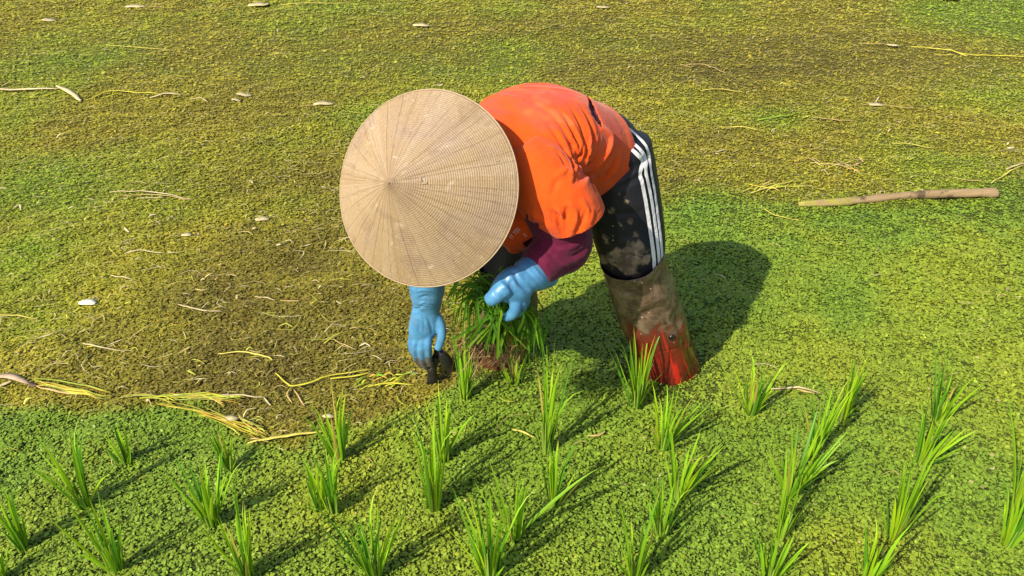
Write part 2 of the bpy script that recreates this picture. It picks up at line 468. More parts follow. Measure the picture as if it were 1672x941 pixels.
# ================================================================== the planter
A = lambda *p: np.array(p, float)
pel = A(.219, 2.15, .780); sho = A(-.035, 1.875, .880)
T_ = (sho-pel)/np.linalg.norm(sho-pel)
latP = A(.206, -.060, -.012); latP /= np.linalg.norm(latP)
latS = A(.19, -.18, -.085); latS /= np.linalg.norm(latS)
latM = latP+latS; latM /= np.linalg.norm(latM)
hipL = A(.290, 2.115, .765); kneeL = A(.366, 2.045, .452); footL = A(.536, 2.150, -.02)
hipR = A(.125, 2.175, .775); kneeR = A(-.005, 2.08, .42); footR = A(-.040, 2.215, -.02)
shL = np.array(P(878, 285, 1.785)); elL = np.array(P(924, 393, 1.80)); wrL = np.array(P(862, 450, 1.700))
shR = A(-.120, 1.965, .885); elR = A(-.252, 1.98, .625); wrR = np.array(P(697, 492, 2.03))
brim = np.array(P(694, 309, 1.735))                       # centre of the hat's brim
axis = A(-.345, -.790, .465); axis /= np.linalg.norm(axis)

person = empty('person', (.20, 2.10, 0.0))
tag(person, 'person bent over in orange shirt and conical straw hat, planting rice seedlings by hand', 'person')

# ---- body: one continuous figure under the clothes, head with a face below the hat
up = axis; face = A(-.35, .35, -.85); face -= up*np.dot(face, up); face /= np.linalg.norm(face)
side = np.cross(up, face)
Rh = Matrix([[side[i], face[i], up[i]] for i in range(3)])
hc = brim - axis*.035
RhN = np.array(Rh)
bp = [loft([pel-T_*.05, pel+T_*.12, pel+T_*.25, sho], [.140, .120, .125, .095], [.10, .09, .09, .055], lat=[latP, latM, latM, latS]),
      loft([sho-T_*.02, sho+(hc-sho)*.5, hc-axis*.05], [.065, .048, .052]),
      ball(hc, .072, .088, .105, RhN),
      ball(hc+face*.035-up*.055, .052, .055, .055, RhN),
      loft([hc+face*.085+up*.012, hc+face*.098-up*.008, hc+face*.104-up*.028], [.008, .011, .014], n=8, seg=12),
      ball(hc+side*.074-up*.01, .010, .020, .032, RhN, 10), ball(hc-side*.074-up*.01, .010, .020, .032, RhN, 10),
      ball(hc+face*.086-up*.062, .022, .010, .006, RhN, 10), ball(hc+face*.083-up*.073, .020, .010, .006, RhN, 10)]
for s_, e_, w_ in ((shL, elL, wrL), (shR, elR, wrR)):
    bp.append(loft([sho+(s_-sho)*.4-A(0, -.01, .03), s_-A(0, -.01, .02), e_, w_], [.045, .045, .038, .028]))
for h_, k_, f_ in ((hipL, kneeL, footL), (hipR, kneeR, footR)):
    bp.append(loft([h_+A(0, 0, .04), h_, k_, f_-A(0, 0, .06)], [.08, .085, .058, .045]))
    ft = A(-.05, -.10, 0)
    bp.append(loft([f_-A(0, 0, .07), f_+ft*.8-A(0, 0, .09), f_+ft*1.6-A(0, 0, .10)], [.045, .04, .03]))
V, F = fuse(bp, .007, 5)
body = part('body', V, F, M['skin'], person)
for s in (1, -1):
    V, F = ball(hc+face*.074+side*s*.030+up*.004, .012, .012, .010, RhN, 10); part('eye', V, F, M['eye'], person)
V, F = fuse([ball(hc-face*.010+up*.016, .078, .088, .098, RhN), ball(hc-face*.055-up*.06, .055, .045, .05, RhN)], .006, 4)
keep = ~(((V-hc) @ face > .045) & ((V-hc) @ up < .05))
idx = -np.ones(len(V), int); idx[keep] = np.arange(keep.sum())
F = [tuple(idx[list(f)]) for f in F if all(keep[i] for i in f)]
part('hair', V[keep], F, M['hair'], person)

# ---- trousers
tp = [loft([pel+T_*.10, pel+T_*.02, pel-T_*.06, pel-T_*.12], [.150, .158, .150, .10], [.115, .125, .120, .09], lat=latP),
      loft([hipL+A(.0, .01, .05), hipL+A(.012, 0, -.03), hipL+(kneeL-hipL)*.5+A(.004, .0, 0), kneeL+A(-.010, 0, .05), kneeL+A(.01, 0, -.07)],
           [.104, .113, .110, .100, .072], [.125, .132, .115, .094, .072], lat=latP),
      loft([hipR+A(0, -.02, .0), hipR+A(0, 0, -.03), hipR+(kneeR-hipR)*.5, kneeR, kneeR+A(0, .01, -.10)],
           [.10, .115, .10, .088, .075], [.12, .128, .11, .088, .075], lat=latP)]
V, F = fuse(tp, .0065, 10)
V = folds(V, F, [
    ([(1058, 258), (1040, 272), (1015, 288), (985, 312)], .012, -.014),
    ([(1050, 285), (1030, 296), (1005, 310)], .010, -.008),
    ([(1045, 268), (1030, 280)], .012, .010),
    ([(985, 345), (1020, 350), (1060, 340)], .010, -.004),
    ([(978, 380), (1000, 395), (1040, 392)], .010, .004),
    ([(975, 405), (1010, 418), (1060, 412)], .009, -.004),
    ([(1000, 330), (1010, 370), (1015, 420)], .014, .004),
    ([(1040, 420), (1070, 426)], .008, .004)])
kp = onto(bvh(V, F), 1018, 428)[0]; kq = onto(bvh(V, F), 1040, 408)[0]
mud = np.maximum(1.05*np.exp(-(np.linalg.norm(V-kp, axis=1)/.062)**2), .8*np.exp(-(np.linalg.norm(V-kq, axis=1)/.05)**2))
for sx, sy, sr, sa in ((998, 345, .022, .75), (1022, 330, .012, .8), (1010, 372, .030, .62), (1030, 362, .014, .75), (1040, 385, .022, .6), (990, 395, .025, .65), (985, 425, .03, .8), (1055, 425, .03, .75), (1012, 318, .010, .7)):
    mud = np.maximum(mud, sa*np.exp(-(np.linalg.norm(V-onto(bvh(V, F), sx, sy)[0], axis=1)/sr)**2))
mud = np.maximum(mud*1.0, .16*sstep(.70, .5, V[:, 2])-.12*sstep(.7, .78, V[:, 2]))
trousers = part('trousers', V, F, M['trousers'], person, attrs={'mud': mud})
tt = bvh(V, F)
for pts in ([(1020, 206), (1036, 219), (1050, 234), (1058, 250), (1060, 266), (1064, 290), (1068, 312), (1071, 335), (1075, 365), (1079, 400), (1081, 442)],
            [(1020, 221), (1036, 237), (1049, 251), (1054, 263), (1053, 276), (1057, 297), (1062, 321), (1067, 352), (1072, 390), (1075, 420), (1076, 444)],
            [(1022, 239), (1038, 251), (1048, 262), (1047, 273), (1044, 284), (1048, 300), (1053, 326), (1058, 356), (1063, 390), (1067, 420), (1068, 446)]):
    v, f = ribbon(tt, pts, .0125, .0022); part('side_stripe', v, f, M['stripe'], trousers)

# ---- boots
def boot(knee, foot, top, sc_, lean):
    toe = A(-.06, -.13, 0)
    ax = foot-knee
    pts = [knee+ax*top, knee+ax*(top+.12), knee+ax*.42, knee+ax*.70, foot+A(0, 0, -.01)+lean, foot+A(0, 0, -.09)+lean]
    v, f = fuse([loft(pts, [.097*sc_, .097*sc_, .101*sc_, .107*sc_, .113*sc_, .105*sc_], n=30, seg=40),
                 loft([foot+A(0, 0, -.05), foot+toe*.7+A(0, 0, -.07), foot+toe*1.5+A(0, 0, -.09)], [.09, .075, .05])], .0055, 8)
    d = (knee+ax*top)
    v, f = cut(v, f, [(d+ax*.035, -ax/np.linalg.norm(ax), d, .2)])
    # dents and wrinkles of loose rubber
    rr = fbm(v[:, 0]*9+v[:, 1]*7, v[:, 2]*9, 21, 2)-.5
    v = v + normals(v, f)*(rr*.022)[:, None]
    return v, f
V, F = boot(kneeL+A(-.002, -.012, .02), footL, -.085, 1.0, A(0, 0, 0))
V = folds(V, F, [([(984, 484), (1030, 477), (1092, 463)], .0055, -.008), ([(984, 470), (1030, 463), (1090, 450)], .009, .006),
                 ([(1010, 520), (1050, 512), (1085, 500)], .014, -.006), ([(1095, 480), (1110, 540), (1130, 600)], .012, -.007),
                 ([(1020, 560), (1055, 556)], .012, .004), ([(1078, 575), (1100, 570), (1118, 560)], .006, -.004)])
bt = bvh(V, F); cl_ = np.zeros(len(V))
for pl, wd_, am in (([(1079, 537), (1085, 556), (1093, 580), (1100, 605), (1104, 632)], .0060, .80), ([(1103, 596), (1108, 620), (1112, 634)], .014, .75), ([(1113, 572), (1121, 598), (1128, 618), (1132, 632)], .006, .8)):
    d_, t_ = seg_dist(V, list(catmull([onto(bt, x_, y_)[0] for x_, y_ in pl], 16)))
    cl_ = np.maximum(cl_, am*np.exp(-(d_/(wd_*(.35+.65*np.sin(np.pi*np.clip(t_*.85+.08, 0, 1)))))**2))
b1 = part('boot', V, F, M['boot'], person, attrs={'mud': sstep(.10, .42, V[:, 2]), 'clean': cl_})
solid(b1, .003, -1); b1['label'] = 'muddy red boot, camera-side leg, mud caked at the top'
c, nn = onto(bt, 1097, 551)
v, f = ball(c, .011, .011, .006, np.array(Vector(nn).to_track_quat('Z', 'Y').to_matrix()), 12); part('stud', v, f, M['stud'], b1)
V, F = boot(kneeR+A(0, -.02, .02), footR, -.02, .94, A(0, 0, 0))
b2 = part('boot', V, F, M['boot'], person, attrs={'mud': .36+.4*sstep(.10, .34, V[:, 2])}); solid(b2, .003, -1)  # mud base tone also stands in for the bundle's shadow on this boot

# ---- maroon undershirt: long sleeves, shows at the elbow and through the tear
def arm(s_, e_, w_, rs): return loft([s_, (s_+e_)/2, e_, e_+(w_-e_)*.35, e_+(w_-e_)*.80], rs)
bow = np.cross(T_, latM); bow = bow if bow[2] > 0 else -bow
tors = lambda g, h=-.035: loft([pel+T_*h, pel+T_*.05, pel+T_*.16+bow*.044, pel+T_*.27+bow*.048, sho-T_*.02+bow*.022, sho+T_*.07],
                      [.166+g, .170+g, .160+g, .163+g, .136+g, .066+g], [.142+g, .140+g, .128+g, .122+g, .092+g, .058+g],
                      lat=[latP, latP, latM, latM, latS, latS], n=34, seg=40)
und = [tors(-.003, .035), arm(shL, elL+A(.0, 0, -.006), wrL, [.07, .074, .072, .064, .052]), arm(shR, elR, wrR, [.06, .062, .054, .042, .034])]
V, F = fuse(und, .006, 8)
V = folds(V, F, [([(905, 408), (935, 420), (965, 395)], .0075, -.010), ([(880, 400), (905, 425), (925, 440)], .0065, -.008),
                 ([(900, 395), (930, 405), (958, 385)], .0065, .008), ([(895, 425), (920, 432), (945, 420)], .008, .005),
                 ([(880, 415), (895, 440)], .006, -.008), ([(925, 440), (945, 432)], .006, -.007), ([(890, 390), (915, 402), (950, 388)], .006, -.007), ([(900, 418), (918, 428), (938, 428)], .0055, -.006), ([(872, 408), (886, 428), (898, 446)], .006, .006)])
part('undershirt', V, F, M['purple'], person)

# ---- orange shirt
Pn = lambda *q: np.array(P(*q))
slL = loft([Pn(850, 262, 1.83), Pn(878, 288, 1.80), Pn(905, 318, 1.785), Pn(928, 342, 1.785), Pn(946, 368, 1.785)],
           [.085, .090, .091, .087, .076], [.08, .085, .090, .092, .086], lat=A(.8, .3, -.2))
chest = [loft([Pn(885, 330, 1.88), Pn(850, 352, 1.86), Pn(815, 372, 1.85)], [.075, .085, .08], n=16),
         loft([Pn(890, 290, 1.95), Pn(870, 330, 1.93), Pn(830, 355, 1.90)], [.11, .11, .09], n=16)]
slR = loft([shR-(elR-shR)*.15, shR+(elR-shR)*.2, shR+(elR-shR)*.6, shR+(elR-shR)*.95], [.07, .082, .086, .086])
V, F = fuse([tors(.004), slL, slR, loft([sho-T_*.05, sho+(hc-sho)*.3, sho+(hc-sho)*.55], [.10, .092, .080], n=16)]+chest, .0042, 12)
dL = (elL-shL)/np.linalg.norm(elL-shL); dR = (elR-shR)/np.linalg.norm(elR-shR)
hemc = pel+T_*.012
V, F = cut(V, F, [(Pn(936, 359, 1.785), Pn(946, 390, 1.782)-Pn(908, 318, 1.785), Pn(940, 368, 1.785), .14), (shR+(elR-shR)*.80, dR, elR, .14),
                  (hemc, -T_+A(0, 0, 0), hemc-T_*.03, .30)])
z7 = lambda x, y: (760+x/4.705, 120+y/4.705)
z5 = lambda x, y: (900+x/4.48, 120+y/4.48)
z3 = lambda x, y: (780+x/6.27, 320+y/6.27)
S_ = [
  # creases fanning from the armpit over the back
  ([z7(840, 830), z7(830, 700), z7(760, 590), z7(700, 480), z7(640, 400)], 0.0059, -0.0095),
  ([z7(845, 800), z7(850, 650), z7(800, 520), z7(720, 380), z7(640, 280)], 0.0059, -0.0095),
  ([z7(850, 800), z7(880, 640), z7(850, 500), z7(780, 350), z7(700, 260)], 0.0062, -0.0101),
  ([z7(860, 780), z7(920, 640), z7(915, 500), z7(860, 340), z7(780, 240)], 0.0062, -0.0101),
  ([z7(870, 790), z7(960, 640), z7(985, 500), z7(950, 360), z7(880, 250)], 0.0066, -0.0112),
  ([z7(700, 600), z7(740, 650), z7(800, 760)], 0.0047, -0.0067), ([z7(640, 560), z7(700, 590), z7(760, 640)], 0.0047, 0.0056),
  ([z7(815, 760), z7(800, 640), z7(740, 500), z7(660, 400)], 0.0055, 0.0067),
  ([z7(870, 720), z7(890, 560), z7(840, 420), z7(760, 300)], 0.0055, 0.0067),
  ([z7(900, 740), z7(950, 600), z7(950, 460), z7(900, 330)], 0.0062, 0.0078),
  ([z7(850, 840), z7(900, 800), z7(960, 700), z7(1010, 560)], 0.0094, -0.0157),
  # flap below the tear
  ([z5(370, 400), z5(440, 460), z5(420, 560), z5(330, 680), z5(270, 760)], 0.0101, 0.0146),
  ([z5(450, 470), z5(430, 580), z5(370, 650)], 0.0086, -0.0090),
  ([z5(460, 640), z5(420, 720), z5(340, 770), z5(280, 790)], 0.0086, -0.0112),
  ([z5(500, 600), z5(470, 700), z5(380, 790)], 0.0094, 0.0090),
  ([z5(260, 740), z5(300, 800), z5(330, 860)], 0.0070, -0.0090),
  # ridge along the spine
  ([z7(300, 125), z7(430, 108), z7(560, 108), z7(760, 135), z7(930, 195)], 0.0070, -0.0078),
  ([z7(300, 90), z7(450, 78), z7(700, 85), z7(900, 140)], 0.0109, 0.0067),
  ([z7(90, 190), z7(200, 175), z7(330, 180), z7(430, 190)], 0.0094, 0.0067), ([z7(60, 240), z7(200, 260), z7(420, 300)], 0.0125, -0.0067),
  ([z7(480, 200), z7(600, 270), z7(680, 350)], 0.0078, -0.0045),
  # shoulder seam, sleeve
  ([z7(350, 640), z7(450, 610), z7(550, 585), z7(650, 575)], 0.0027, -0.0034),
  ([z7(720, 780), z7(780, 740), z7(830, 790)], 0.0094, 0.0090), ([z7(730, 800), z7(690, 860), z7(670, 930)], 0.0078, -0.0045),
  ([z3(740, 160), z3(830, 230), z3(850, 330), z3(880, 420)], 0.0070, -0.0112), ([z3(920, 130), z3(905, 260), z3(905, 420)], 0.0055, -0.0112),
  ([z3(810, 130), z3(860, 210)], 0.0070, 0.0090), ([z3(960, 100), z3(1000, 220), z3(960, 400)], 0.0078, 0.0090),
  ([z3(1110, 180), z3(1060, 300), z3(1010, 410)], 0.0070, -0.0090), ([z3(1180, 150), z3(1150, 290)], 0.0078, 0.0067),
  ([z3(1080, 60), z3(1130, 160), z3(1120, 260)], 0.0078, 0.0067), ([z3(620, 100), z3(640, 200), z3(720, 290)], 0.0094, -0.0090),
  ([z3(480, 170), z3(530, 260), z3(640, 300)], 0.0086, -0.0112), ([z3(450, 130), z3(560, 190), z3(600, 260)], 0.0078, 0.0078),
  ([z3(430, 480), z3(520, 460), z3(580, 380)], 0.0062, -0.0101), ([z3(260, 610), z3(400, 570), z3(520, 500)], 0.0070, 0.0078),
]
V = folds(V, F, S_)
rf = random.Random(4); fine = []
for k in range(16):
    t_ = k/15; x0, y0 = z7(830+rf.uniform(-25, 40), 790-t_*60); x1, y1 = z7(560+t_*330, 330-abs(t_-.5)*120+rf.uniform(-20, 20))
    bx, by = z7(800+t_*150, 560-t_*40); fine.append(([(x0, y0), ((x0+bx)/2, (y0+by)/2), (bx, by), (x1, y1)], .0038, rf.choice([-.0042, -.0036, .003])))
for k in range(9):
    x0, y0 = z3(500+k*80, 150+rf.uniform(-40, 40)); fine.append(([(x0, y0), (x0+rf.uniform(-4, 6), y0+14), (x0+rf.uniform(-2, 8), y0+30)], .005, rf.choice([-.004, .0035])))
for k in range(6):
    x0, y0 = z5(300+k*35, 420+k*25); fine.append(([(x0, y0), (x0-8, y0+20), (x0-22, y0+38)], .0045, rf.choice([-.0035, .003])))
fine += [([(905, 384), (930, 381), (955, 370), (976, 350), (984, 338)], .0026, -.0024), ([(1026, 238), (1019, 266), (1003, 291), (984, 311)], .0026, -.0022)]
V = folds(V, F, fine)
# soft unevenness of worn cotton
V = V + normals(V, F)*((fbm(V[:, 0]*11+V[:, 2]*5, V[:, 1]*11-V[:, 2]*7, 31, 3)-.5)*.010)[:, None]
st = bvh(V, F)
# the tear: faces inside a ragged slit traced over the back are left out
tear = [onto(st, *z5(x, y))[0] for x, y in ((272, 165), (290, 215), (305, 262), (325, 310), (350, 350), (368, 385))]
tw = [.004, .008, .013, .015, .011, .003]
cen = np.array([np.mean(V[list(f)], axis=0) for f in F]); d, t = seg_dist(cen, tear)
wid = np.interp(t*5, range(6), tw)*(.75+.5*vn(cen[:, 0]*160, cen[:, 2]*160, 4))
F = [f for f, dd, ww in zip(F, d, wid) if dd > ww]
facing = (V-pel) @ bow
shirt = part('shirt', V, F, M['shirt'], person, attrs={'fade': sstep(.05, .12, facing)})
solid(shirt, .0022, -1)
# frayed tear edge
# printed lettering on the chest
def lettering(txt, px, py, size, dpx, dpy):
    cu = bpy.data.curves.new('lettering', 'FONT'); cu.body = txt; cu.size = 1.0; cu.extrude = 0; cu.resolution_u = 3
    o = bpy.data.objects.new('tmp', cu); col.objects.link(o); bpy.context.view_layer.update()
    me = bpy.data.meshes.new_from_object(o.evaluated_get(bpy.context.evaluated_depsgraph_get()))
    bm = bmesh.new(); bm.from_mesh(me); bmesh.ops.triangulate(bm, faces=bm.faces)
    bmesh.ops.subdivide_edges(bm, edges=bm.edges, cuts=2, use_grid_fill=True)
    vs = []; bm.verts.index_update()
    for v in bm.verts:
        x, y = v.co.x*size, v.co.y*size*1.25
        p, n_ = onto(st, px+x*dpx-y*dpy*-1*0+y*(dpy), py+x*dpy-y*dpx)
        vs.append(p+n_*.0016)
    fs = [tuple(v.index for v in f.verts) for f in bm.faces]
    bm.free(); bpy.data.objects.remove(o); bpy.data.meshes.remove(me)
    part('lettering', np.array(vs), fs, M['white_print'], shirt)
k = math.hypot(21, 26)
lettering('IT TES', 836, 391, 11.0, 22/k*.72, -25/k*.72)
lettering('S', 858, 387, 10.0, .55, -.55)

# ---- gloves
def Q(px, py, Y): return np.array(P(px, py, Y))
def finger(pts, r): return loft(pts, [r*1.05, r*1.08, r, r*.92][:len(pts)] if len(pts) <= 4 else [r]*len(pts), n=16, seg=14)
# right hand: back of the hand to the viewer, fingers curled down, thumb on its inner side
Y0 = 2.03
kn = [Q(674, 545, 2.025), Q(681, 550, 2.02), Q(690, 550, 2.018), Q(700, 544, 2.02)]
wr = Q(697, 497, Y0)
rh = [loft([Q(690, 385, 2.0), Q(697, 466, 2.03), Q(697, 484, 2.03), Q(698, 498, 2.03), wr+A(0, 0, -.012)], [.056, .055, .050, .043, .041], [.052, .050, .045, .034, .030], lat=A(1, 0, 0)),
      loft([wr+A(0, 0, .01), Q(694, 520, 2.025), Q(690, 543, 2.025), Q(691, 552, 2.025)], [.039, .046, .045, .036], [.028, .026, .022, .016], lat=A(1, .05, .1)),
      finger([kn[0], Q(671, 563, 2.03), Q(676, 580, 2.05), Q(685, 588, 2.065)], .0105),
      finger([kn[1], Q(677, 570, 2.018), Q(682, 589, 2.04), Q(690, 597, 2.055)], .0118),
      finger([kn[2], Q(688, 572, 2.012), Q(691, 592, 2.03), Q(698, 601, 2.045)], .0120),
      finger([kn[3], Q(699, 564, 2.010), Q(700, 584, 2.02), Q(704, 596, 2.035)], .0115),
      loft([Q(709, 512, 2.03), Q(719, 530, 2.02), Q(721, 550, 2.008), Q(715, 570, 2.005)], [.017, .0165, .0145, .0125], n=16, seg=14)]
V, F = fuse(rh, .0034, 6)
V = folds(V, F, [([(668, 490), (695, 484), (722, 490)], .006, -.006), ([(670, 500), (690, 494), (705, 496)], .005, .004),
                 ([(676, 508), (690, 500)], .005, -.004), ([(668, 478), (690, 474), (722, 478)], .006, .004),
                 ([(706, 545), (703, 530), (697, 518)], .005, -.004), ([(676, 520), (684, 530), (683, 544)], .004, -.002), ([(690, 512), (693, 528), (692, 544)], .004, -.002), ([(672, 492), (684, 500), (700, 503)], .004, -.004), ([(700, 490), (714, 496), (723, 492)], .004, .003), ([(670, 470), (684, 466), (706, 472)], .005, -.004)])
mudR = np.clip((.325-.19-V[:, 2])/.10+.25, 0, .62)
fz = Q(690, 575, 2.02)[2]
mudR = sstep(fz+.06, fz-.05, V[:, 2])*.66
g1 = part('glove', V, F, M['glove'], person, attrs={'mud': mudR}); g1['label'] = 'blue glove with mud-darkened fingertips, planting hand'
# left hand: closed round the bundle, thumb across it
lh = [loft([Q(890, 438, 1.755), Q(876, 444, 1.730), Q(862, 450, 1.705), Q(852, 458, 1.690)], [.052, .050, .046, .040], [.050, .048, .044, .036], lat=A(.6, .1, -.6)),
      loft([Q(858, 452, 1.697), Q(846, 463, 1.680), Q(834, 475, 1.668), Q(829, 485, 1.668)], [.038, .052, .056, .046], [.034, .034, .032, .026], lat=A(.62, .2, -.5)),
      finger([Q(838, 488, 1.655), Q(842, 503, 1.650), Q(834, 515, 1.660), Q(823, 517, 1.680)], .0150),
      finger([Q(847, 487, 1.663), Q(852, 499, 1.667), Q(844, 511, 1.685), Q(830, 511, 1.703)], .0140),
      finger([Q(852, 480, 1.677), Q(858, 491, 1.685), Q(850, 504, 1.707), Q(836, 504, 1.723)], .0128),
      finger([Q(855, 470, 1.693), Q(860, 481, 1.703), Q(853, 493, 1.723), Q(841, 494, 1.737)], .0115),
      loft([Q(826, 468, 1.650), Q(815, 478, 1.642), Q(806, 486, 1.640), Q(799, 491, 1.643)], [.026, .0225, .0205, .0185], n=16, seg=14)]
V, F = fuse(lh, .0036, 6)
V = folds(V, F, [([(838, 444), (848, 462), (862, 474)], .006, -.008), ([(832, 450), (842, 466), (856, 478)], .006, .004),
                 ([(822, 470), (830, 462), (832, 448)], .006, .003), ([(820, 484), (828, 490), (832, 498)], .004, -.004), ([(806, 478), (812, 486)], .004, -.0025), ([(858, 440), (872, 456), (884, 468)], .005, -.004), ([(866, 432), (880, 448), (892, 462)], .005, .003), ([(836, 460), (826, 466)], .004, -.003)])
g2 = part('glove', V, F, M['glove'], person, attrs={'mud': .22*sstep(.585, .545, V[:, 2])}); g2['label'] = 'clean blue glove gripping the seedling bundle'

# ---- conical hat
hat_R, hat_h = .2370, .180
V = []; F = []; nr, na = 60, 200
for i in range(nr+1):
    r = hat_R*(i/nr); z = hat_h*(1-i/nr)
    z += .006*math.sin(math.pi*min(1, i/nr)) - .004*math.exp(-(i/nr*9)**2)
    for k in range(na):
        a = 2*math.pi*k/na
        w = 1+.006*math.sin(2*a+.6)+.004*math.sin(3*a+2)
        V.append((r*math.cos(a)*w, r*math.sin(a)*w, z+.0012*math.sin(5*a+1)*(i/nr)))
for i in range(nr):
    for k in range(na):
        F.append((i*na+k, (i+1)*na+k, (i+1)*na+(k+1) % na, i*na+(k+1) % na))
hat = mesh_np('hat', V, F, M['hat'], person, origin=np.zeros(3)); solid(hat, .003, -1)
q = Vector(axis).to_track_quat('Z', 'Y')
hat.matrix_local = Matrix.Translation(Vector(brim)-person.location) @ q.to_matrix().to_4x4()
hat['label'] = 'conical palm leaf hat worn by the planter'
V = []; F = []
for k in range(na):
    a = 2*math.pi*k/na; w = 1+.006*math.sin(2*a+.6)+.004*math.sin(3*a+2)
    for j in range(8):
        b = 2*math.pi*j/8; rr = hat_R*w+.0004+.0018*math.cos(b)
        V.append((rr*math.cos(a), rr*math.sin(a), -.001+.0012*math.sin(5*a+1)+.0026*math.sin(b)))
for k in range(na):
    for j in range(8):
        F.append((k*8+j, ((k+1) % na)*8+j, ((k+1) % na)*8+(j+1) % 8, k*8+(j+1) % 8))
mesh_np('rim', V, F, M['rim'], hat, origin=np.zeros(3))
hatinv = (Matrix.Translation(Vector(brim)) @ q.to_matrix().to_4x4()).inverted()
hv = [hatinv.inverted() @ v.co for v in hat.data.vertices]
ht = BVHTree.FromPolygons(hv, [tuple(p.vertices) for p in hat.data.polygons])
for px, py, dx, dy, w in ((686, 293, 2, 8, .0045), (693, 299, 8, -1, .0045), (812, 263, 5, 0, .004)):
    v, f = ribbon(ht, [(px-dx/2, py-dy/2), (px, py), (px+dx/2, py+dy/2)], w, .002, 5)
    mesh_np('straw_fleck', [hatinv @ Vector(p) for p in v], f, M['rim'], hat, origin=np.zeros(3))
# ================================================================== the field
# zones: 0 = olive-brown algae and straw, 1 = green water fern.  Border of the green sheet, traced on the ground
bnd = [(-150, 628), (0, 634), (90, 642), (180, 655), (300, 670), (360, 700), (420, 728), (500, 722), (560, 682), (640, 655), (690, 640), (760, 618), (860, 592), (890, 520), (905, 440),
       (960, 400), (1060, 350), (1085, 328), (1150, 302), (1230, 318), (1330, 330), (1450, 322), (1560, 300), (1700, 285), (1900, 270)]
bq = np.array([G(x, y)[:2] for x, y in bnd])
def zone(x, y):
    wx = x+(fbm(x*3.2, y*3.2, 41, 4)-.5)*.22; wy = y+(fbm(x*3.2, y*3.2, 57, 4)-.5)*.22
    d = np.full(x.shape, 1e9)
    for i in range(len(bq)-1):                     # signed distance below the border
        a, b = bq[i], bq[i+1]; ab = b-a; L = ab @ ab
        t = np.clip(((wx-a[0])*ab[0]+(wy-a[1])*ab[1])/L, 0, 1)
        d = np.minimum(d, np.hypot(wx-a[0]-t*ab[0], wy-a[1]-t*ab[1]))
    yb = np.interp(wx, bq[:, 0], bq[:, 1])
    # the border doubles back beside the planter: use an even-odd test
    poly = np.vstack([bq, [[30, bq[-1, 1]], [30, -5], [-30, -5], [-30, bq[0, 1]]]])
    ins = np.zeros(x.shape, bool); j = len(poly)-1
    for i in range(len(poly)):
        xi, yi = poly[i]; xj, yj = poly[j]
        if abs(yj-yi) > 1e-12:
            c = ((yi > wy) != (yj > wy)) & (wx < (xj-xi)*(wy-yi)/(yj-yi)+xi); ins ^= c
        j = i
    sd = np.where(ins, d, -d)
    wd_ = .04+.13*sstep(2.4, 3.3, wy)
    return sstep(-1, 1, sd/wd_)
blobs = [(60, 300, .55, .9), (40, 420, .38, .9), (150, 90, .8, .5), (20, 170, .5, .5), (700, 90, .9, .55), (560, 30, 1.2, .5), (830, 30, .6, .4), (60, 520, .22, .5), (250, 330, .3, .4), (1280, 195, .25, .7),
         (1640, 25, .75, 1.3), (1640, 150, .6, .55), (1560, 250, .5, .6), (1200, 20, .5, .35), (1450, 210, .3, .35), (430, 110, .4, .3), (1660, 420, .3, .5), (600, 180, .3, .5), (480, 330, .2, .35), (1110, 190, .2, .2)]
bl = [(*G(x, y)[:2], r, k) for x, y, r, k in blobs]
brown = [(*G(x, y)[:2], r, k) for x, y, r, k in [(450, 560, .62, 1.0), (600, 600, .3, .9), (250, 560, .35, .6), (480, 430, .45, .7), (640, 520, .3, .8), (1180, 120, .8, .5), (1350, 95, .7, .4), (1260, 160, .5, .4),
          (560, 250, .6, .5), (400, 200, .6, .4), (850, 90, .8, .3), (330, 470, .35, .5), (1000, 60, .9, .35), (1100, 280, .35, .4), (1160, 230, .35, .4), (720, 620, .12, .8), (800, 560, .2, .6), (1140, 606, .07, 1.3)]]
def field_col(x, y):
    z = zone(x, y)
    g = np.zeros(x.shape); bw = np.zeros(x.shape)
    for bx, by, r, k in bl: g = np.maximum(g, k*np.exp(-(((x-bx)**2+(y-by)**2)/r**2)))
    for bx, by, r, k in brown: bw = np.maximum(bw, k*np.exp(-(((x-bx)**2+(y-by)**2)/r**2)))
    n1 = fbm(x*1.7, y*1.7, 71, 4); n2 = fbm(x*6, y*6, 83, 3)
    g = np.clip(g*1.1+(n1-.5)*1.3+(n2-.5)*.5, 0, 1.3); bw = np.clip(bw*1.1+(n2-.5)*.9, 0, 1)
    olive = np.array([.310, .280, .027]); grn2 = np.array([.225, .315, .022]); brn = np.array([.148, .118, .021]); yel = np.array([.390, .365, .024])
    fern = np.array([.172, .270, .024]); fern2 = np.array([.245, .308, .024]); fernd = np.array([.135, .250, .024])
    c = olive+(yel-olive)*np.clip((n1-.42)*2.2, 0, .7)[..., None]
    c = c+(grn2-c)*np.clip(g, 0, 1)[..., None]
    c = c+(brn-c)*(bw*(1-np.clip(g, 0, .8)))[..., None]
    m1 = np.clip((fbm(x*2.3, y*2.3, 91, 3)-.42)*3, 0, 1); m2 = np.clip((fbm(x*5, y*5, 95, 3)-.52)*4, 0, 1)
    f = fern+(fern2-fern)*m1[..., None]; f = f+(fernd-f)*(m2*.5)[..., None]
    return c*(1-z[..., None])+f*z[..., None], z
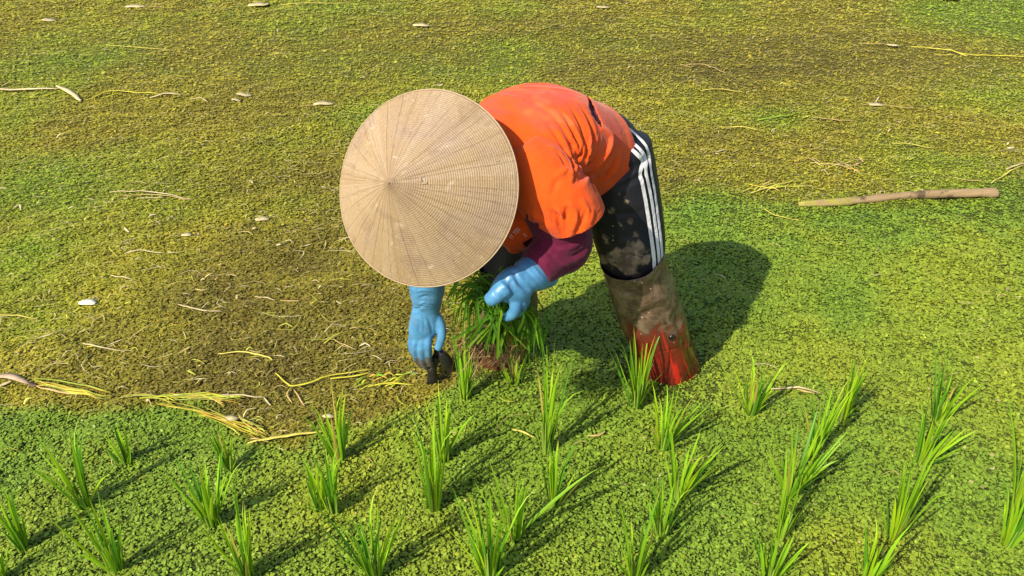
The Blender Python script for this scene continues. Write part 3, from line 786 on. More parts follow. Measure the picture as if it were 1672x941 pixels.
# ground: one sheet, fine where the photo looks, running out to the horizon
def axis_pts(a, b, step, far_a, far_b):
    mid = np.arange(a, b, step); l = a-np.geomspace(.05, a-far_a, 40)[::-1]; r = b+np.geomspace(.05, far_b-b, 40)
    return np.concatenate([l, mid, r])
gx = axis_pts(-5.2, 5.2, .022, -400, 400); gy = axis_pts(.7, 8.2, .022, -200, 600)
X, Y = np.meshgrid(gx, gy); x, y = X.ravel(), Y.ravel()
fade = sstep(14, 8, np.hypot(x, y-4))
z = hgt(x, y)*fade - .004
cg, zg = field_col(x, y)
nx, ny = len(gx), len(gy)
i = np.arange(nx*ny).reshape(ny, nx)
Fq = np.stack([i[:-1, :-1].ravel(), i[:-1, 1:].ravel(), i[1:, 1:].ravel(), i[1:, :-1].ravel()], 1)
under = np.where(zg[:, None] > .5, .42, .52)
ground = mesh_np('ground', np.stack([x, y, z], 1), Fq, M['ground'], cols=cg*under)
tag(ground, 'flooded field bed of mud, algae and water fern', 'ground', kind='structure')

# water fern and algae litter: small domed fronds lying at all angles over the mud
def fronds(n, sampler, size, kind):
    px, py = sampler(n)
    gap = fbm(px*13, py*15, 131, 3); keep = rng.random(len(px)) < sstep(.16, .40, gap)+.35
    for bx, by in ((.54, 2.10), (-.03, 2.17)): keep &= ~((np.hypot(px-bx, py-by) < .155+.05*gap) & (rng.random(len(px)) < .6))
    px, py = px[keep], py[keep]
    c, zz = field_col(px, py)
    n = len(px)
    s = size(px, py)*np.clip(np.exp(rng.normal(-.12, .36, n)), .4, 1.9)
    fern = rng.random(n) < zz*.95+.25*(1-zz)
    asp = np.where(fern, rng.uniform(.38, 1.0, n), rng.uniform(.18, .6, n))
    s = np.where(fern, s, s*1.15)
    a = rng.uniform(0, 2*np.pi, n); a = np.where(fern, a, a*.35-.4+rng.choice([0, np.pi], n))
    tilt = np.abs(rng.normal(0, .27, n)); ta = rng.uniform(0, 2*np.pi, n)
    ux = np.stack([np.cos(a), np.sin(a), np.zeros(n)], 1); uy = np.stack([-np.sin(a), np.cos(a), np.zeros(n)], 1)
    nrm = np.stack([np.sin(tilt)*np.cos(ta), np.sin(tilt)*np.sin(ta), np.cos(tilt)], 1)
    ux = ux-nrm*(ux*nrm).sum(1)[:, None]; ux /= np.linalg.norm(ux, axis=1)[:, None]; uy = np.cross(nrm, ux)
    base = np.stack([px, py, hgt(px, py)+rng.uniform(.0, .006, n)+s*.12], 1)
    k = 6
    V = np.empty((n, k, 3))
    dome = rng.uniform(.05, .22, n)
    V[:, 0] = base+nrm*(s*dome)[:, None]
    for q in range(5):
        t = 2*np.pi*q/5; rr = rng.uniform(.75, 1.15, n)
        V[:, q+1] = base+ux*(s*rr*math.cos(t))[:, None]+uy*(s*asp*rr*math.sin(t))[:, None]+nrm*(s*rng.uniform(-.12, .12, n))[:, None]
    ids = (np.arange(n)*k)[:, None]
    F = np.concatenate([ids+np.array([0, q+1, (q+1) % 5+1]) for q in range(5)], 0)
    lum = np.exp(rng.normal(0, .10, n))
    cc = c*lum[:, None]
    # a few bleached and yellowed bits among the litter
    pal = rng.random(n) < np.where(zz > .5, .004, .012)
    cc[pal] = np.array([.42, .36, .15])*rng.uniform(.5, 1.1, pal.sum())[:, None]
    yl = rng.random(n) < .04; cc[yl] = cc[yl]*np.array([1.3, 1.1, .85])
    dk = rng.random(n) < np.where(zz > .5, .04, .08); cc[dk] *= .6
    C = np.repeat(cc, k, 0)
    o = mesh_np(kind[0], V.reshape(-1, 3), F, M['carpet'], cols=C, smooth=False)
    return tag(o, kind[1], kind[2], kind='stuff')
def samp(y0, y1, pad):
    def f(n):
        # even per picture area in depth is too thin close by; uniform over the trapezoid seen by the lens
        yy = rng.uniform(y0, y1, n*2)+rng.normal(0, .22, n*2); yy = np.abs(yy-.9)+.9; half = .72*(yy*.84+.95)*.80+pad
        k = rng.random(n*2) < half/half.max(); yy = yy[k][:n]; half = half[k][:n]
        return rng.uniform(-1, 1, len(yy))*half, yy
    return f
def outer(n):                           # coarser cover beyond the sides and behind the lens
    yy = rng.uniform(-.8, 12, n*2); xx = rng.uniform(-8.5, 8.5, n*2)
    pad = np.interp(yy, [3.0, 3.01, 5.0, 5.01], [.6, .8, .8, 1.05]); half = .72*(yy*.84+.95)*.80+pad
    k = (np.abs(xx) > half-.12) | (yy < 1.1) | (yy > 8.8)
    return xx[k][:n], yy[k][:n]
fronds(390000, samp(1.0, 3.0, .65), lambda x, y: .0036+.0005*y, ('water_fern', 'small green fern fronds and algae covering the near mud', 'water fern'))
fronds(215000, samp(2.9, 5.0, .85), lambda x, y: .0050+.0010*(y-2.9), ('field_litter', 'olive algae and rotted straw covering the middle of the field', 'algae'))
fronds(165000, samp(4.9, 9.0, 1.1), lambda x, y: .0074+.0014*(y-4.9), ('far_litter', 'olive and green algae covering the far part of the field', 'algae'))

fronds(170000, outer, lambda x, y: .0105+0*x, ('outer_litter', 'green and olive algae around the sides of the field', 'algae'))

# ---- loose straw fibres nobody could count
def strips(paths, widths, cols, lift=.004, n=7):
    """flat bent strips lying on the field; paths are ground polylines (x, y, extra height)"""
    V = []; F = []; C = []
    for pth, w_, c in zip(paths, widths, cols):
        q = catmull(pth, n if len(pth) < 4 else len(pth)*4); m = len(q)
        q[:, 2] += hgt(q[:, 0], q[:, 1])+lift
        T = np.gradient(q, axis=0); S = np.cross(T, [0, 0, 1.]); S /= (np.linalg.norm(S, axis=1)[:, None]+1e-9)
        ww = w_*np.sin(np.pi*np.clip(np.linspace(.06, .96, m), 0, 1))**.55; b0 = len(V)
        for k in range(m):
            V += [q[k]-S[k]*ww[k]*.5, q[k]+np.array([0, 0, min(w_*.14, .0016)]), q[k]+S[k]*ww[k]*.5]
            sh = np.asarray(c)*(1+.14*math.sin(k*1.7+b0)); C += [sh, sh*1.1, sh]
        for k in range(m-1):
            for e in (0, 1): F.append((b0+k*3+e, b0+k*3+e+1, b0+k*3+e+4, b0+k*3+e+3))
    return np.array(V), F, np.array(C)
paths = []; wd = []; cl = []
for k in range(6500):
    yy = rng.uniform(1.6, 7.6); half = .72*(yy*.84+.95)*.8+.3; xx = rng.uniform(-half, half)
    _, zz = field_col(np.array([xx]), np.array([yy]))
    if zz[0] > .5 and rng.random() > .10: continue
    L = rng.uniform(.015, .06)*(1 if rng.random() < .85 else 2.2); a = rng.normal(0, .6)
    d = np.array([math.cos(a), math.sin(a)])*L; b = rng.normal(0, .22)*L
    paths.append([(xx-d[0]/2, yy-d[1]/2, 0), (xx-d[1]/L*b, yy+d[0]/L*b, rng.uniform(0, .012)), (xx+d[0]/2, yy+d[1]/2, .002)])
    wd.append(rng.uniform(.0014, .0034)*(3.0 if rng.random() < .06 else 1)); cl.append(np.array([[.48, .40, .16], [.40, .32, .11], [.42, .44, .06], [.55, .48, .28]][rng.integers(4)])*rng.uniform(.7, 1.3))
V, F, C = strips(paths, wd, cl, .008, 5)
tag(mesh_np('straw_litter', V, F, M['straw'], cols=C), 'countless short straw fibres strewn over the algae', 'straw litter', kind='stuff')

# ---- larger straws, stalks and leaves, each a thing
TAN = (.44, .32, .12); PALE = (.50, .42, .22); YEL = (.50, .46, .04); GRN = (.24, .38, .02); LEM = (.54, .47, .09)
def lie(name, label, cat, strokes, group=None):
    """strokes: (pixel polyline, width m, colour[, height])"""
    paths = []; wd = []; cl = []
    rs = random.Random(len(label)*7+len(strokes))
    for stt in strokes:
        if name == 'leaf_flake' and stt[1] >= .02:      # a cupped flake, not a strip
            (xa, ya), (xb, yb) = stt[0][0], stt[0][-1]; ym = (ya+yb)/2
            ga, gb = G(xa, ym), G(xb, ym+rs.uniform(-1.5, 1.5)); d = gb-ga; k_ = rs.uniform(-.12, .12)
            paths.append([(ga.x, ga.y, .002), ((ga.x+gb.x)/2-d.y*k_, (ga.y+gb.y)/2+d.x*k_, .006), (gb.x, gb.y, .001)])
            wd.append(max(.018, d.length*rs.uniform(.5, .75))); k2_ = rs.uniform(.80, 1.05); cl.append(tuple(c_*k2_ for c_ in stt[2])); continue
        if stt[1] >= .0135 and name in ('rice_leaves', 'uprooted_rice', 'rotten_leaf'):                              # broad rotted leaves are a sheaf of narrow shreds
            g = [G(x_, y_) for x_, y_ in stt[0]]; k_ = max(3, int(stt[1]/.0042))
            for e_ in range(k_):
                o0, o1 = rs.uniform(-.5, .5)*stt[1], rs.uniform(-.6, .6)*stt[1]; a0 = rs.uniform(-.02, .12)
                m_ = len(g)-1; pp = []
                for q_, p_ in enumerate(g):
                    t_ = q_/m_; pp.append((p_.x+rs.uniform(-.010, .010)+(.02 if q_ == m_ else 0)*rs.uniform(-1, 1), p_.y+(o0*(1-t_)+o1*t_)*1.4+rs.uniform(-.006, .006), rs.uniform(.001, .010)))
                paths.append(pp); wd.append(rs.uniform(.0028, .0056)); cl.append(tuple(c_*rs.uniform(.5, 1.0) for c_ in stt[2]))
            continue
        pl, w_, c = stt[:3]; hh = min(.010, stt[3]) if len(stt) > 3 else .005
        g = [G(x_, y_) for x_, y_ in pl]
        paths.append([(p.x, p.y, hh*(.3+.7*math.sin(math.pi*k/max(1, len(g)-1)))) for k, p in enumerate(g)]); wd.append(w_); cl.append(c)
    V, F, C = strips(paths, wd, cl, .009, 9)
    o = mesh_np(name, V, F, M['straw'], cols=C, origin=np.mean(V, axis=0)); solid(o, .0012, 0)
    return tag(o, label, cat, group)
def wis(cx, cy, w_, h_, n, seed, colr, wid=.004, sl=0.0):
    r = random.Random(seed); out = []
    for k in range(n):
        x0 = cx+r.uniform(-.5, .5)*w_; y0 = cy+r.uniform(-.5, .5)*h_; L = w_*r.uniform(.12, .35); a = r.uniform(-.45, .45)+sl
        out.append(([(x0-L/2, y0-L*a/2), (x0, y0+r.uniform(-2, 2)), (x0+L/2, y0+L*a/2)], wid*r.uniform(.6, 1.4), tuple(c*r.uniform(.7, 1.15) for c in colr[k % len(colr)]), r.uniform(.004, .02)))
    return out
S1 = 'pale straws lying on the field'
lie('reed_stalk', 'thick tan reed bent sharply at its end, on the left edge', 'reed', [([(-60, 144), (40, 148), (100, 149)], .030, (.60, .47, .25), .02), ([(94, 145), (115, 155), (133, 167)], .036, (.60, .47, .25), .03), ([(70, 160), (92, 152)], .012, YEL)])
lie('dry_weed', 'yellow-green stem with papery tip, right of the bent tan reed', 'grass stem', [([(140, 166), (185, 153), (230, 156), (262, 158)], .011, YEL), ([(165, 163), (200, 155)], .009, YEL), ([(245, 162), (275, 158), (298, 158)], .022, PALE), ([(310, 163), (328, 164), (340, 169)], .009, PALE)])
lie('straw_bundle', 'small sheaf of three parallel pale straws, upper left', 'straw', [([(180, 318), (250, 321), (316, 331)], .008, PALE), ([(200, 325), (260, 325), (314, 332)], .007, TAN), ([(225, 330), (270, 328)], .006, PALE)])
lie('reed_leaf', 'long yellow-green reed with split leaf, running off the right edge', 'reed', [([(1486, 77), (1530, 83), (1575, 91), (1620, 93), (1720, 98)], .018, YEL, .02), ([(1510, 80), (1550, 86), (1580, 93)], .028, LEM, .02), ([(1525, 92), (1560, 92)], .008, LEM)])
lie('dry_leaf', 'brown curled leaf with dark stub, at the left edge beside yellow leaves', 'leaf', [([(-10, 622), (20, 624), (50, 631)], .026, (.42, .31, .20), .02), ([(0, 636), (22, 628)], .014, PALE), ([(48, 630), (62, 634)], .018, (.10, .06, .04))])
lie('rice_leaves', 'flat bunch of yellow rice leaves beside the brown curled leaf', 'leaves', [([(58, 630), (110, 634), (178, 652)], .022, YEL, .02), ([(70, 632), (120, 642), (170, 654)], .016, LEM, .015), ([(90, 640), (130, 648), (165, 650)], .012, YEL), ([(60, 634), (100, 645), (140, 650)], .010, TAN)])
lie('uprooted_rice', 'uprooted yellow rice plant lying across the edge of the green', 'rice plant', [([(200, 655), (245, 648), (300, 652), (375, 655)], .014, LEM, .02), ([(235, 652), (265, 650), (280, 660)], .014, YEL), ([(270, 650), (330, 648), (390, 654)], .018, YEL, .02), ([(240, 658), (250, 648)], .012, PALE)]+wis(330, 652, 110, 10, 8, 3, (YEL, LEM)))
lie('straw', 'long thin pale straw kinked down at its right end', 'straw', [([(352, 646), (400, 650), (432, 652)], .006, PALE, .02), ([(431, 651), (443, 666)], .006, PALE)], S1)
lie('rotten_leaf', 'broad shredded yellow leaf running down into the green at its tip', 'leaf', [([(262, 659), (310, 670), (360, 681), (400, 700), (436, 722)], .018, YEL, .02), ([(330, 676), (375, 688), (425, 710)], .034, YEL, .015), ([(390, 682), (415, 695), (432, 712)], .024, LEM, .02)]+wis(400, 696, 60, 30, 10, 5, (YEL, LEM, TAN), .005, .4))
lie('leaf_flake', 'oval cream leaf flake on top of the shredded yellow leaf', 'leaf flake', [([(362, 682), (376, 681), (390, 684)], .030, PALE, .03)])
lie('straw', 'yellow straw curving up beneath the kinked pale straw', 'straw', [([(405, 727), (440, 724), (490, 716), (530, 710)], .011, LEM, .02), ([(410, 718), (440, 726)], .006, TAN)], S1)
lie('dry_weed', 'knotted yellow stem with side roots, middle of the bare brown patch', 'grass stem', [([(450, 613), (470, 630), (478, 636), (510, 630), (545, 616), (610, 607)], .008, YEL, .015), ([(476, 635), (470, 650), (478, 662)], .006, TAN), ([(480, 638), (490, 655), (498, 668)], .006, TAN), ([(540, 622), (580, 618), (605, 612)], .008, YEL)])
lie('straw_tangle', 'fuzzy yellow-green tangle just left of the planting hand', 'straw', [([(600, 640), (640, 634), (676, 635)], .008, YEL, .02)]+wis(630, 628, 80, 30, 20, 9, (YEL, GRN, YEL), .006, -.3))
lie('leaf_flake', 'small cream leaf at the foot of a seedling, edge of the brown patch', 'leaf flake', [([(528, 690), (538, 684), (548, 681)], .024, PALE, .02)])
lie('straw', 'gently arched straw with bent right tip on the brown patch', 'straw', [([(357, 581), (395, 580), (425, 587), (440, 590), (446, 595)], .008, LEM, .015)], S1)
lie('straw', 'short pale straw left of the arched straw, higher on the brown', 'straw', [([(293, 505), (325, 511), (364, 514)], .007, PALE)], S1)
lie('straw', 'broken straw in two pieces on the brown, nearest the hat', 'straw', [([(416, 486), (450, 492)], .006, PALE), ([(458, 493), (490, 496)], .006, TAN)], S1)
lie('straw', 'straw with forked left tip, low on the left side', 'straw', [([(138, 567), (150, 572), (205, 577)], .007, PALE), ([(145, 575), (160, 572)], .006, YEL)], S1)
lie('straw', 'long straight straw at the top edge, left of centre', 'straw', [([(455, 9), (510, 9), (580, 6)], .012, LEM)], S1)
lie('leaf_flake', 'cream leaf touching the left end of the top-edge straw', 'leaf flake', [([(405, 8), (422, 8), (440, 10)], .030, PALE, .02)])
lie('leaf_flake', 'cream leaf near the top left corner, alone', 'leaf flake', [([(70, 33), (82, 31), (92, 33)], .034, PALE, .02)])
lie('straw', 'long yellow straw upper left above the yellow-green stem', 'straw', [([(175, 78), (220, 80), (275, 83)], .010, LEM)], S1)
lie('leaf_flake', 'tan leaf with thin stalk near the top, left quarter', 'leaf flake', [([(205, 13), (222, 10), (238, 13)], .030, PALE, .02), ([(238, 12), (265, 15)], .008, TAN)])
lie('leaf_flake', 'cream leaf high up above the hat', 'leaf flake', [([(675, 44), (690, 42), (702, 43)], .030, PALE, .02)])
lie('leaf_flake', 'round cream leaf upper left, larger of a close pair', 'leaf flake', [([(388, 158), (400, 156), (412, 157)], .034, PALE, .03)])
lie('leaf_flake', 'small cream leaf upper left, smaller of a close pair', 'leaf flake', [([(379, 166), (387, 167), (393, 165)], .026, PALE, .02)])
lie('leaf_flake', 'flat cream leaf with curled ends left of the hat top', 'leaf flake', [([(512, 173), (528, 171), (545, 172)], .030, PALE, .02), ([(490, 178), (520, 175)], .008, TAN)])
lie('leaf_flake', 'bright cream flake left of the hat, the largest there', 'leaf flake', [([(417, 362), (428, 358), (440, 362)], .036, PALE, .03)])
lie('leaf_flake', 'cream crumb just below the largest flake left of the hat', 'leaf flake', [([(412, 376), (420, 374)], .020, PALE, .02)])
lie('leaf_flake', 'cream crumb left of and below the largest flake', 'leaf flake', [([(298, 388), (306, 386), (314, 389)], .020, PALE, .02)])
lie('leaf_flake', 'white flake alone low on the left side, above the forked straw', 'leaf flake', [([(130, 498), (143, 494), (157, 497)], .032, (.70, .66, .50), .03)])
lie('leaf_flake', 'white crumb close to the left rim of the hat', 'leaf flake', [([(452, 405), (462, 404)], .020, PALE, .02)])
lie('leaf_flake', 'cream leaf with a long thin tail, right of the trousers', 'leaf flake', [([(1418, 173), (1431, 170), (1443, 173)], .034, PALE, .03), ([(1405, 174), (1420, 173)], .007, TAN), ([(1443, 174), (1470, 178), (1495, 178)], .007, TAN), ([(1430, 166), (1436, 158)], .010, PALE)])
lie('leaf_flake', 'pale leaf with a stalk to its left, beside the long reed', 'leaf flake', [([(1447, 75), (1458, 73), (1468, 75)], .034, PALE, .03), ([(1400, 73), (1420, 76), (1448, 74)], .010, TAN)])
lie('leaf_flake', 'cream leaf at the top edge right of centre', 'leaf flake', [([(974, 12), (985, 11), (996, 14)], .034, PALE, .02)])
lie('leaf_flake', 'cream leaf at the top edge near the right corner', 'leaf flake', [([(1530, 0), (1548, 3), (1565, 5)], .034, PALE, .02)])
lie('straw', 'bent tan straw above and right of the orange back', 'straw', [([(1120, 108), (1150, 109), (1185, 121)], .009, TAN), ([(1130, 112), (1110, 106)], .008, TAN)], S1)
lie('straw', 'short cream straw right of the black trousers', 'straw', [([(1175, 208), (1200, 207), (1240, 214)], .010, LEM)], S1)
lie('green_straw', 'bright green blade lying flat right of the trousers', 'grass blade', [([(1235, 199), (1265, 194), (1300, 188)], .014, GRN, .015)])
lie('straw', 'tan straw right of the bright green blade', 'straw', [([(1325, 196), (1360, 198), (1396, 200)], .010, TAN)], S1)
lie('straw', 'yellow straw above the short cream straw, right of the back', 'straw', [([(1143, 152), (1180, 151), (1215, 155)], .010, LEM)], S1)
lie('straw', 'straight straw left of the stick and well above it', 'straw', [([(1455, 238), (1490, 240), (1530, 242)], .008, LEM)], S1)
lie('straw_tangle', 'yellow tangle of straw left of the stick', 'straw', [([(1215, 300), (1250, 312), (1320, 308)], .009, YEL, .02), ([(1225, 318), (1260, 310), (1300, 296)], .009, LEM, .02)]+wis(1265, 308, 90, 16, 10, 12, (LEM, YEL), .006, -.2))
lie('straw', 'thin bent straw below the left end of the stick', 'straw', [([(1246, 346), (1265, 355), (1312, 362)], .006, LEM)], S1)
lie('straw', 'pale straw slanting up from the right end of the stick', 'straw', [([(1616, 305), (1640, 290), (1672, 275)], .007, LEM, .02), ([(1640, 282), (1672, 272)], .012, PALE, .02)], S1)
lie('leaf_flake', 'cream leaf at the right edge above the stick', 'leaf flake', [([(1643, 240), (1650, 246), (1655, 252)], .026, PALE, .02)])
lie('straw_tangle', 'loose tangle of tan straws above the stick', 'straw', wis(1365, 275, 80, 16, 14, 15, (TAN, LEM, PALE), .006, .25)+[([(1325, 270), (1365, 275), (1405, 281)], .007, TAN), ([(1340, 282), (1370, 274), (1395, 268)], .006, LEM)])
lie('straw', 'pale yellow straw between two seedlings right of the boot', 'straw', [([(1252, 640), (1290, 636), (1340, 645)], .009, PALE), ([(1300, 640), (1330, 646)], .010, TAN)], S1)
lie('straw', 'yellow straw slanting left of the seedling below the bundle', 'straw', [([(836, 700), (855, 708), (874, 716)], .008, LEM, .015)], S1)
lie('straw', 'yellow straw beside the maroon elbow', 'straw', [([(925, 437), (945, 437), (972, 437)], .006, YEL, .01)], S1)
lie('straw', 'pale straw left of the white flake near the left edge', 'straw', [([(-5, 519), (30, 520), (62, 522)], .006, LEM)], S1)
lie('straw', 'pale straw on the upper brown patch, left of the hat bottom', 'straw', [([(205, 418), (240, 417), (270, 419)], .007, PALE)], S1)
lie('straw', 'short straw just below the upper brown patch straw', 'straw', [([(182, 455), (200, 459), (218, 463)], .007, PALE)], S1)
lie('straw', 'thin straw slanting up close to the planting hand', 'straw', [([(530, 567), (545, 558), (562, 546)], .005, YEL)], S1)
lie('straw', 'thin straw slanting down close to the planting hand', 'straw', [([(545, 560), (565, 570), (582, 577)], .005, TAN)], S1)
# ---- the stick
a_, b_ = G(1302, 332, .015), G(1625, 316, .015)
d_ = b_-a_; L_ = d_.length; d_.normalize(); V = []; F = []
sp_ = [(-.5, .010), (-.47, .016), (-.30, .0185), (-.245, .0205), (-.235, .0185), (-.18, .0175), (-.1, .019), (-.04, .0180), (.03, .0185), (.09, .0178), (.15, .0200), (.2, .0190), (.27, .0195), (.34, .0205), (.42, .020), (.47, .0225), (.495, .022), (.5, .020)]
seg = 18
for t_, r_ in sp_:
    for k in range(seg):
        an = 2*math.pi*k/seg; rr = r_*(1+.09*math.sin(3*an+t_*9)+.06*math.sin(5*an+t_*31)+.05*math.sin(t_*43))
        V.append((t_*L_, rr*math.cos(an)+.012*math.sin(t_*5.5+1), rr*math.sin(an)+.004*math.sin(t_*7)))
for k in range(len(sp_)-1):
    for e in range(seg): F.append((k*seg+e, k*seg+(e+1) % seg, (k+1)*seg+(e+1) % seg, (k+1)*seg+e))
F += [tuple(range(seg))[::-1], tuple(range((len(sp_)-1)*seg, len(sp_)*seg))]
stick = mesh_np('stick', V, F, M['stick'])
mid = (a_+b_)/2; stick.location = (mid.x, mid.y, hz(mid.x, mid.y)+.013); stick.rotation_euler = (0, -.006, math.atan2(d_.y, d_.x))
tag(stick, 'thick weathered brown stick with a ringed node, lying right of the planter', 'stick')

# ---- rice seedlings
def blade(V, F, C, p0, az, lean, L, w_, curl, colr, rows=9, droop=0.0, twist=0.0, tip=0.0):
    """tapered blade with a folded midrib, leaning and bending outwards"""
    b0 = len(V); p = np.array(p0, float); th = lean; hd = np.array([math.cos(az), math.sin(az), 0]); sd0 = np.array([-math.sin(az+twist), math.cos(az+twist), 0])
    st_ = L/(rows-1)
    for k in range(rows):
        t = k/(rows-1); ww = w_*(min(1, .45+t*2.2))*(1-max(0, (t-.45)/.55)**1.7)+.0004
        dirv = hd*math.sin(th)+np.array([0, 0, 1])*math.cos(th); nn = np.cross(sd0, dirv)
        V += [p-sd0*ww/2, p+nn*ww*.22, p+sd0*ww/2]
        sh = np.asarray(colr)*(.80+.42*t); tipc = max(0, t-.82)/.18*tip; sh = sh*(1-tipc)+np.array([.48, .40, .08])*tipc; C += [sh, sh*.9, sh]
        p = p+dirv*st_; th += (curl+droop*max(0, t-.45)*4)*st_/.03
    for k in range(rows-1):
        for e in (0, 1): F.append((b0+k*3+e, b0+k*3+e+1, b0+k*3+e+4, b0+k*3+e+3))
SG = 'rice seedlings planted in rows'
def seedling(px, py, hp, n, spread, label, seed, lean=0.0, extra=(), tint=1.0):
    r = random.Random(seed); g = G(px, py); g.z = hz(g.x, g.y)
    top = P(px, py-hp, g.y); hh = (top.z)*1.05
    root = empty('rice_seedling', (g.x, g.y, g.z)); tag(root, label, 'seedling', SG)
    V = []; F = []; C = []
    n = int(n*1.8)
    for k in range(n):
        az = r.uniform(0, 2*math.pi); rad = r.uniform(.002, .019)
        le = abs(r.gauss(0, spread)); L = hh*r.uniform(.42, 1.04)
        le = min(le, .55)
        if k < 4: L = hh*r.uniform(.94, 1.06); le *= .35
        c = np.array([.255, .480, .018])*r.uniform(.75, 1.25)
        if r.random() < .3: c = np.array([.350, .540, .014])*r.uniform(.85, 1.1)
        if r.random() < .22: c = np.array([.10, .28, .016])
        if r.random() < .04: c = np.array([.42, .36, .06])
        p0 = np.array([g.x+math.cos(az)*rad, g.y+math.sin(az)*rad*.8, g.z-.008])
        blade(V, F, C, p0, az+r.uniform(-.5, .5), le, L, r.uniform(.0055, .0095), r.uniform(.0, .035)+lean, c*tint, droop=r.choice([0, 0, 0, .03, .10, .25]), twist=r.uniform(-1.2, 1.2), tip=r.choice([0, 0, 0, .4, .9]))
    for az, le, L, dr in extra:
        blade(V, F, C, (g.x, g.y, g.z), az, le, L, .0105, .02, (.22, .42, .014), rows=14, droop=dr, twist=r.uniform(-.5, .5))
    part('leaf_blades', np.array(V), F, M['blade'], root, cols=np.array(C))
    V = []; F = []; C = []
    for k in range(max(4, n//2)):
        az = r.uniform(0, 6.28); rad = r.uniform(.001, .010)
        p0 = np.array([g.x+math.cos(az)*rad, g.y+math.sin(az)*rad, g.z-.012]); p1 = p0+np.array([math.cos(az)*.008, math.sin(az)*.008, hh*r.uniform(.28, .42)])
        v, f = loft([p0, (p0+p1)/2, p1], [.0036, .0030, .0018], n=5, seg=7, ends=False); b0 = len(V)
        V += list(v); F += [tuple(i_+b0 for i_ in q_) for q_ in f]; C += [np.array([.30, .44, .06])*r.uniform(.8, 1.1)]*len(v)
    part('stems', np.array(V), F, M['blade'], root, cols=np.array(C))
    return root
SEED = [
 (38, 892, 98, 9, .16, 'dark upright seedling clump at the left edge of the second row from the front'),
 (4, 945, 70, 9, .22, 'seedling cut by the left edge at the bottom corner'),
 (140, 826, 108, 13, .26, 'full bushy seedling, first whole clump in from the left edge in the middle row'),
 (205, 753, 62, 8, .25, 'small pale seedling farthest back on the left, behind the bushy clump'),
 (190, 932, 118, 13, .20, 'tall bright seedling at the bottom edge, left quarter'),
 (345, 858, 108, 13, .28, 'splayed seedling with one long right-leaning blade, left of the front middle'),
 (375, 766, 68, 9, .18, 'small seedling touching the shredded yellow leaf'),
 (404, 948, 130, 12, .24, 'wide V-shaped seedling at the bottom edge with bare centre'),
 (553, 752, 105, 12, .14, 'dark slim seedling at the tip of the brown patch'),
 (545, 836, 92, 9, .14, 'seedling directly in front of the dark slim one at the brown tip, right twin'),
 (521, 832, 78, 8, .20, 'shorter seedling in front of the brown tip, left twin'),
 (708, 834, 150, 14, .09, 'tallest slim seedling, straight below the planting hand'),
 (722, 752, 108, 8, .14, 'thin seedling just behind the tallest slim one, with one arching blade'),
 (612, 946, 132, 13, .22, 'broad seedling at the bottom edge, left of centre'),
 (800, 946, 140, 15, .24, 'thick seedling at the bottom centre'),
 (838, 880, 108, 8, .18, 'seedling with a long blade drooping far right, bottom centre'),
 (891, 740, 158, 13, .11, 'tall narrow seedling under the held bundle'),
 (903, 826, 100, 8, .16, 'thin seedling in front of the tall narrow one under the bundle'),
 (758, 652, 105, 11, .18, 'newly set seedling right beside the planting hand'),
 (840, 626, 52, 8, .34, 'low sprawling seedling under the hanging roots'),
 (1040, 666, 112, 14, .24, 'seedling overlapping the red boot'),
 (1081, 734, 98, 12, .28, 'seedling in front of the red boot, next one toward the viewer'),
 (1106, 812, 112, 12, .24, 'seedling leaning right, second in front of the red boot'),
 (1080, 872, 90, 9, .18, 'narrow seedling third in front of the red boot'),
 (1035, 945, 118, 12, .20, 'seedling at the bottom edge, right of centre'),
 (1226, 679, 82, 14, .32, 'low fan-shaped seedling right of the red boot'),
 (1376, 683, 98, 13, .20, 'upright seedling right of the low fan-shaped one'),
 (1330, 742, 105, 11, .24, 'seedling behind the long-bladed pair, right of centre'),
 (1290, 812, 118, 14, .28, 'bushy seedling with a bent yellow-tipped blade'),
 (1275, 882, 122, 8, .08, 'single-stalk seedling in front of the bushy bent-blade one'),
 (1258, 950, 82, 12, .24, 'short bright seedling at the bottom edge, right half'),
 (1530, 688, 92, 13, .22, 'farthest back seedling of the rightmost pair'),
 (1503, 756, 95, 14, .26, 'front seedling of the overlapping pair at the right'),
 (1458, 884, 150, 14, .16, 'tall seedling with a yellow-green spike, right side'),
 (1414, 950, 95, 11, .18, 'dark seedling at the bottom edge, right side'),
 (1648, 886, 92, 13, .24, 'seedling near the right edge, lower of two'),
 (1658, 828, 160, 12, .12, 'very tall seedling cut by the right edge'),
]
ex = {'splayed': [(.25, .35, .20, 0)], 'thin seedling just': [(.2, .45, .20, .12), (3.0, .9, .12, .05)], 'long blade drooping': [(.30, .75, .30, .05), (3.3, .7, .10, 0)],
      'bent yellow': [(.1, .6, .17, .22), (.35, .55, .24, .0)], 'leaning right': [(.1, .45, .22, .0)], 'next one toward': [(.2, .5, .2, .02), (.0, .55, .2, 0)], 'overlapping the red': [(1.6, .02, .24, 0)]}
for k, (px, py, hp, n_, spd, lab) in enumerate(SEED):
    e = [x_ for kk, v_ in ex.items() if kk in lab for x_ in v_]
    seedling(px, py, hp, n_, spd, lab, 100+k, extra=e)

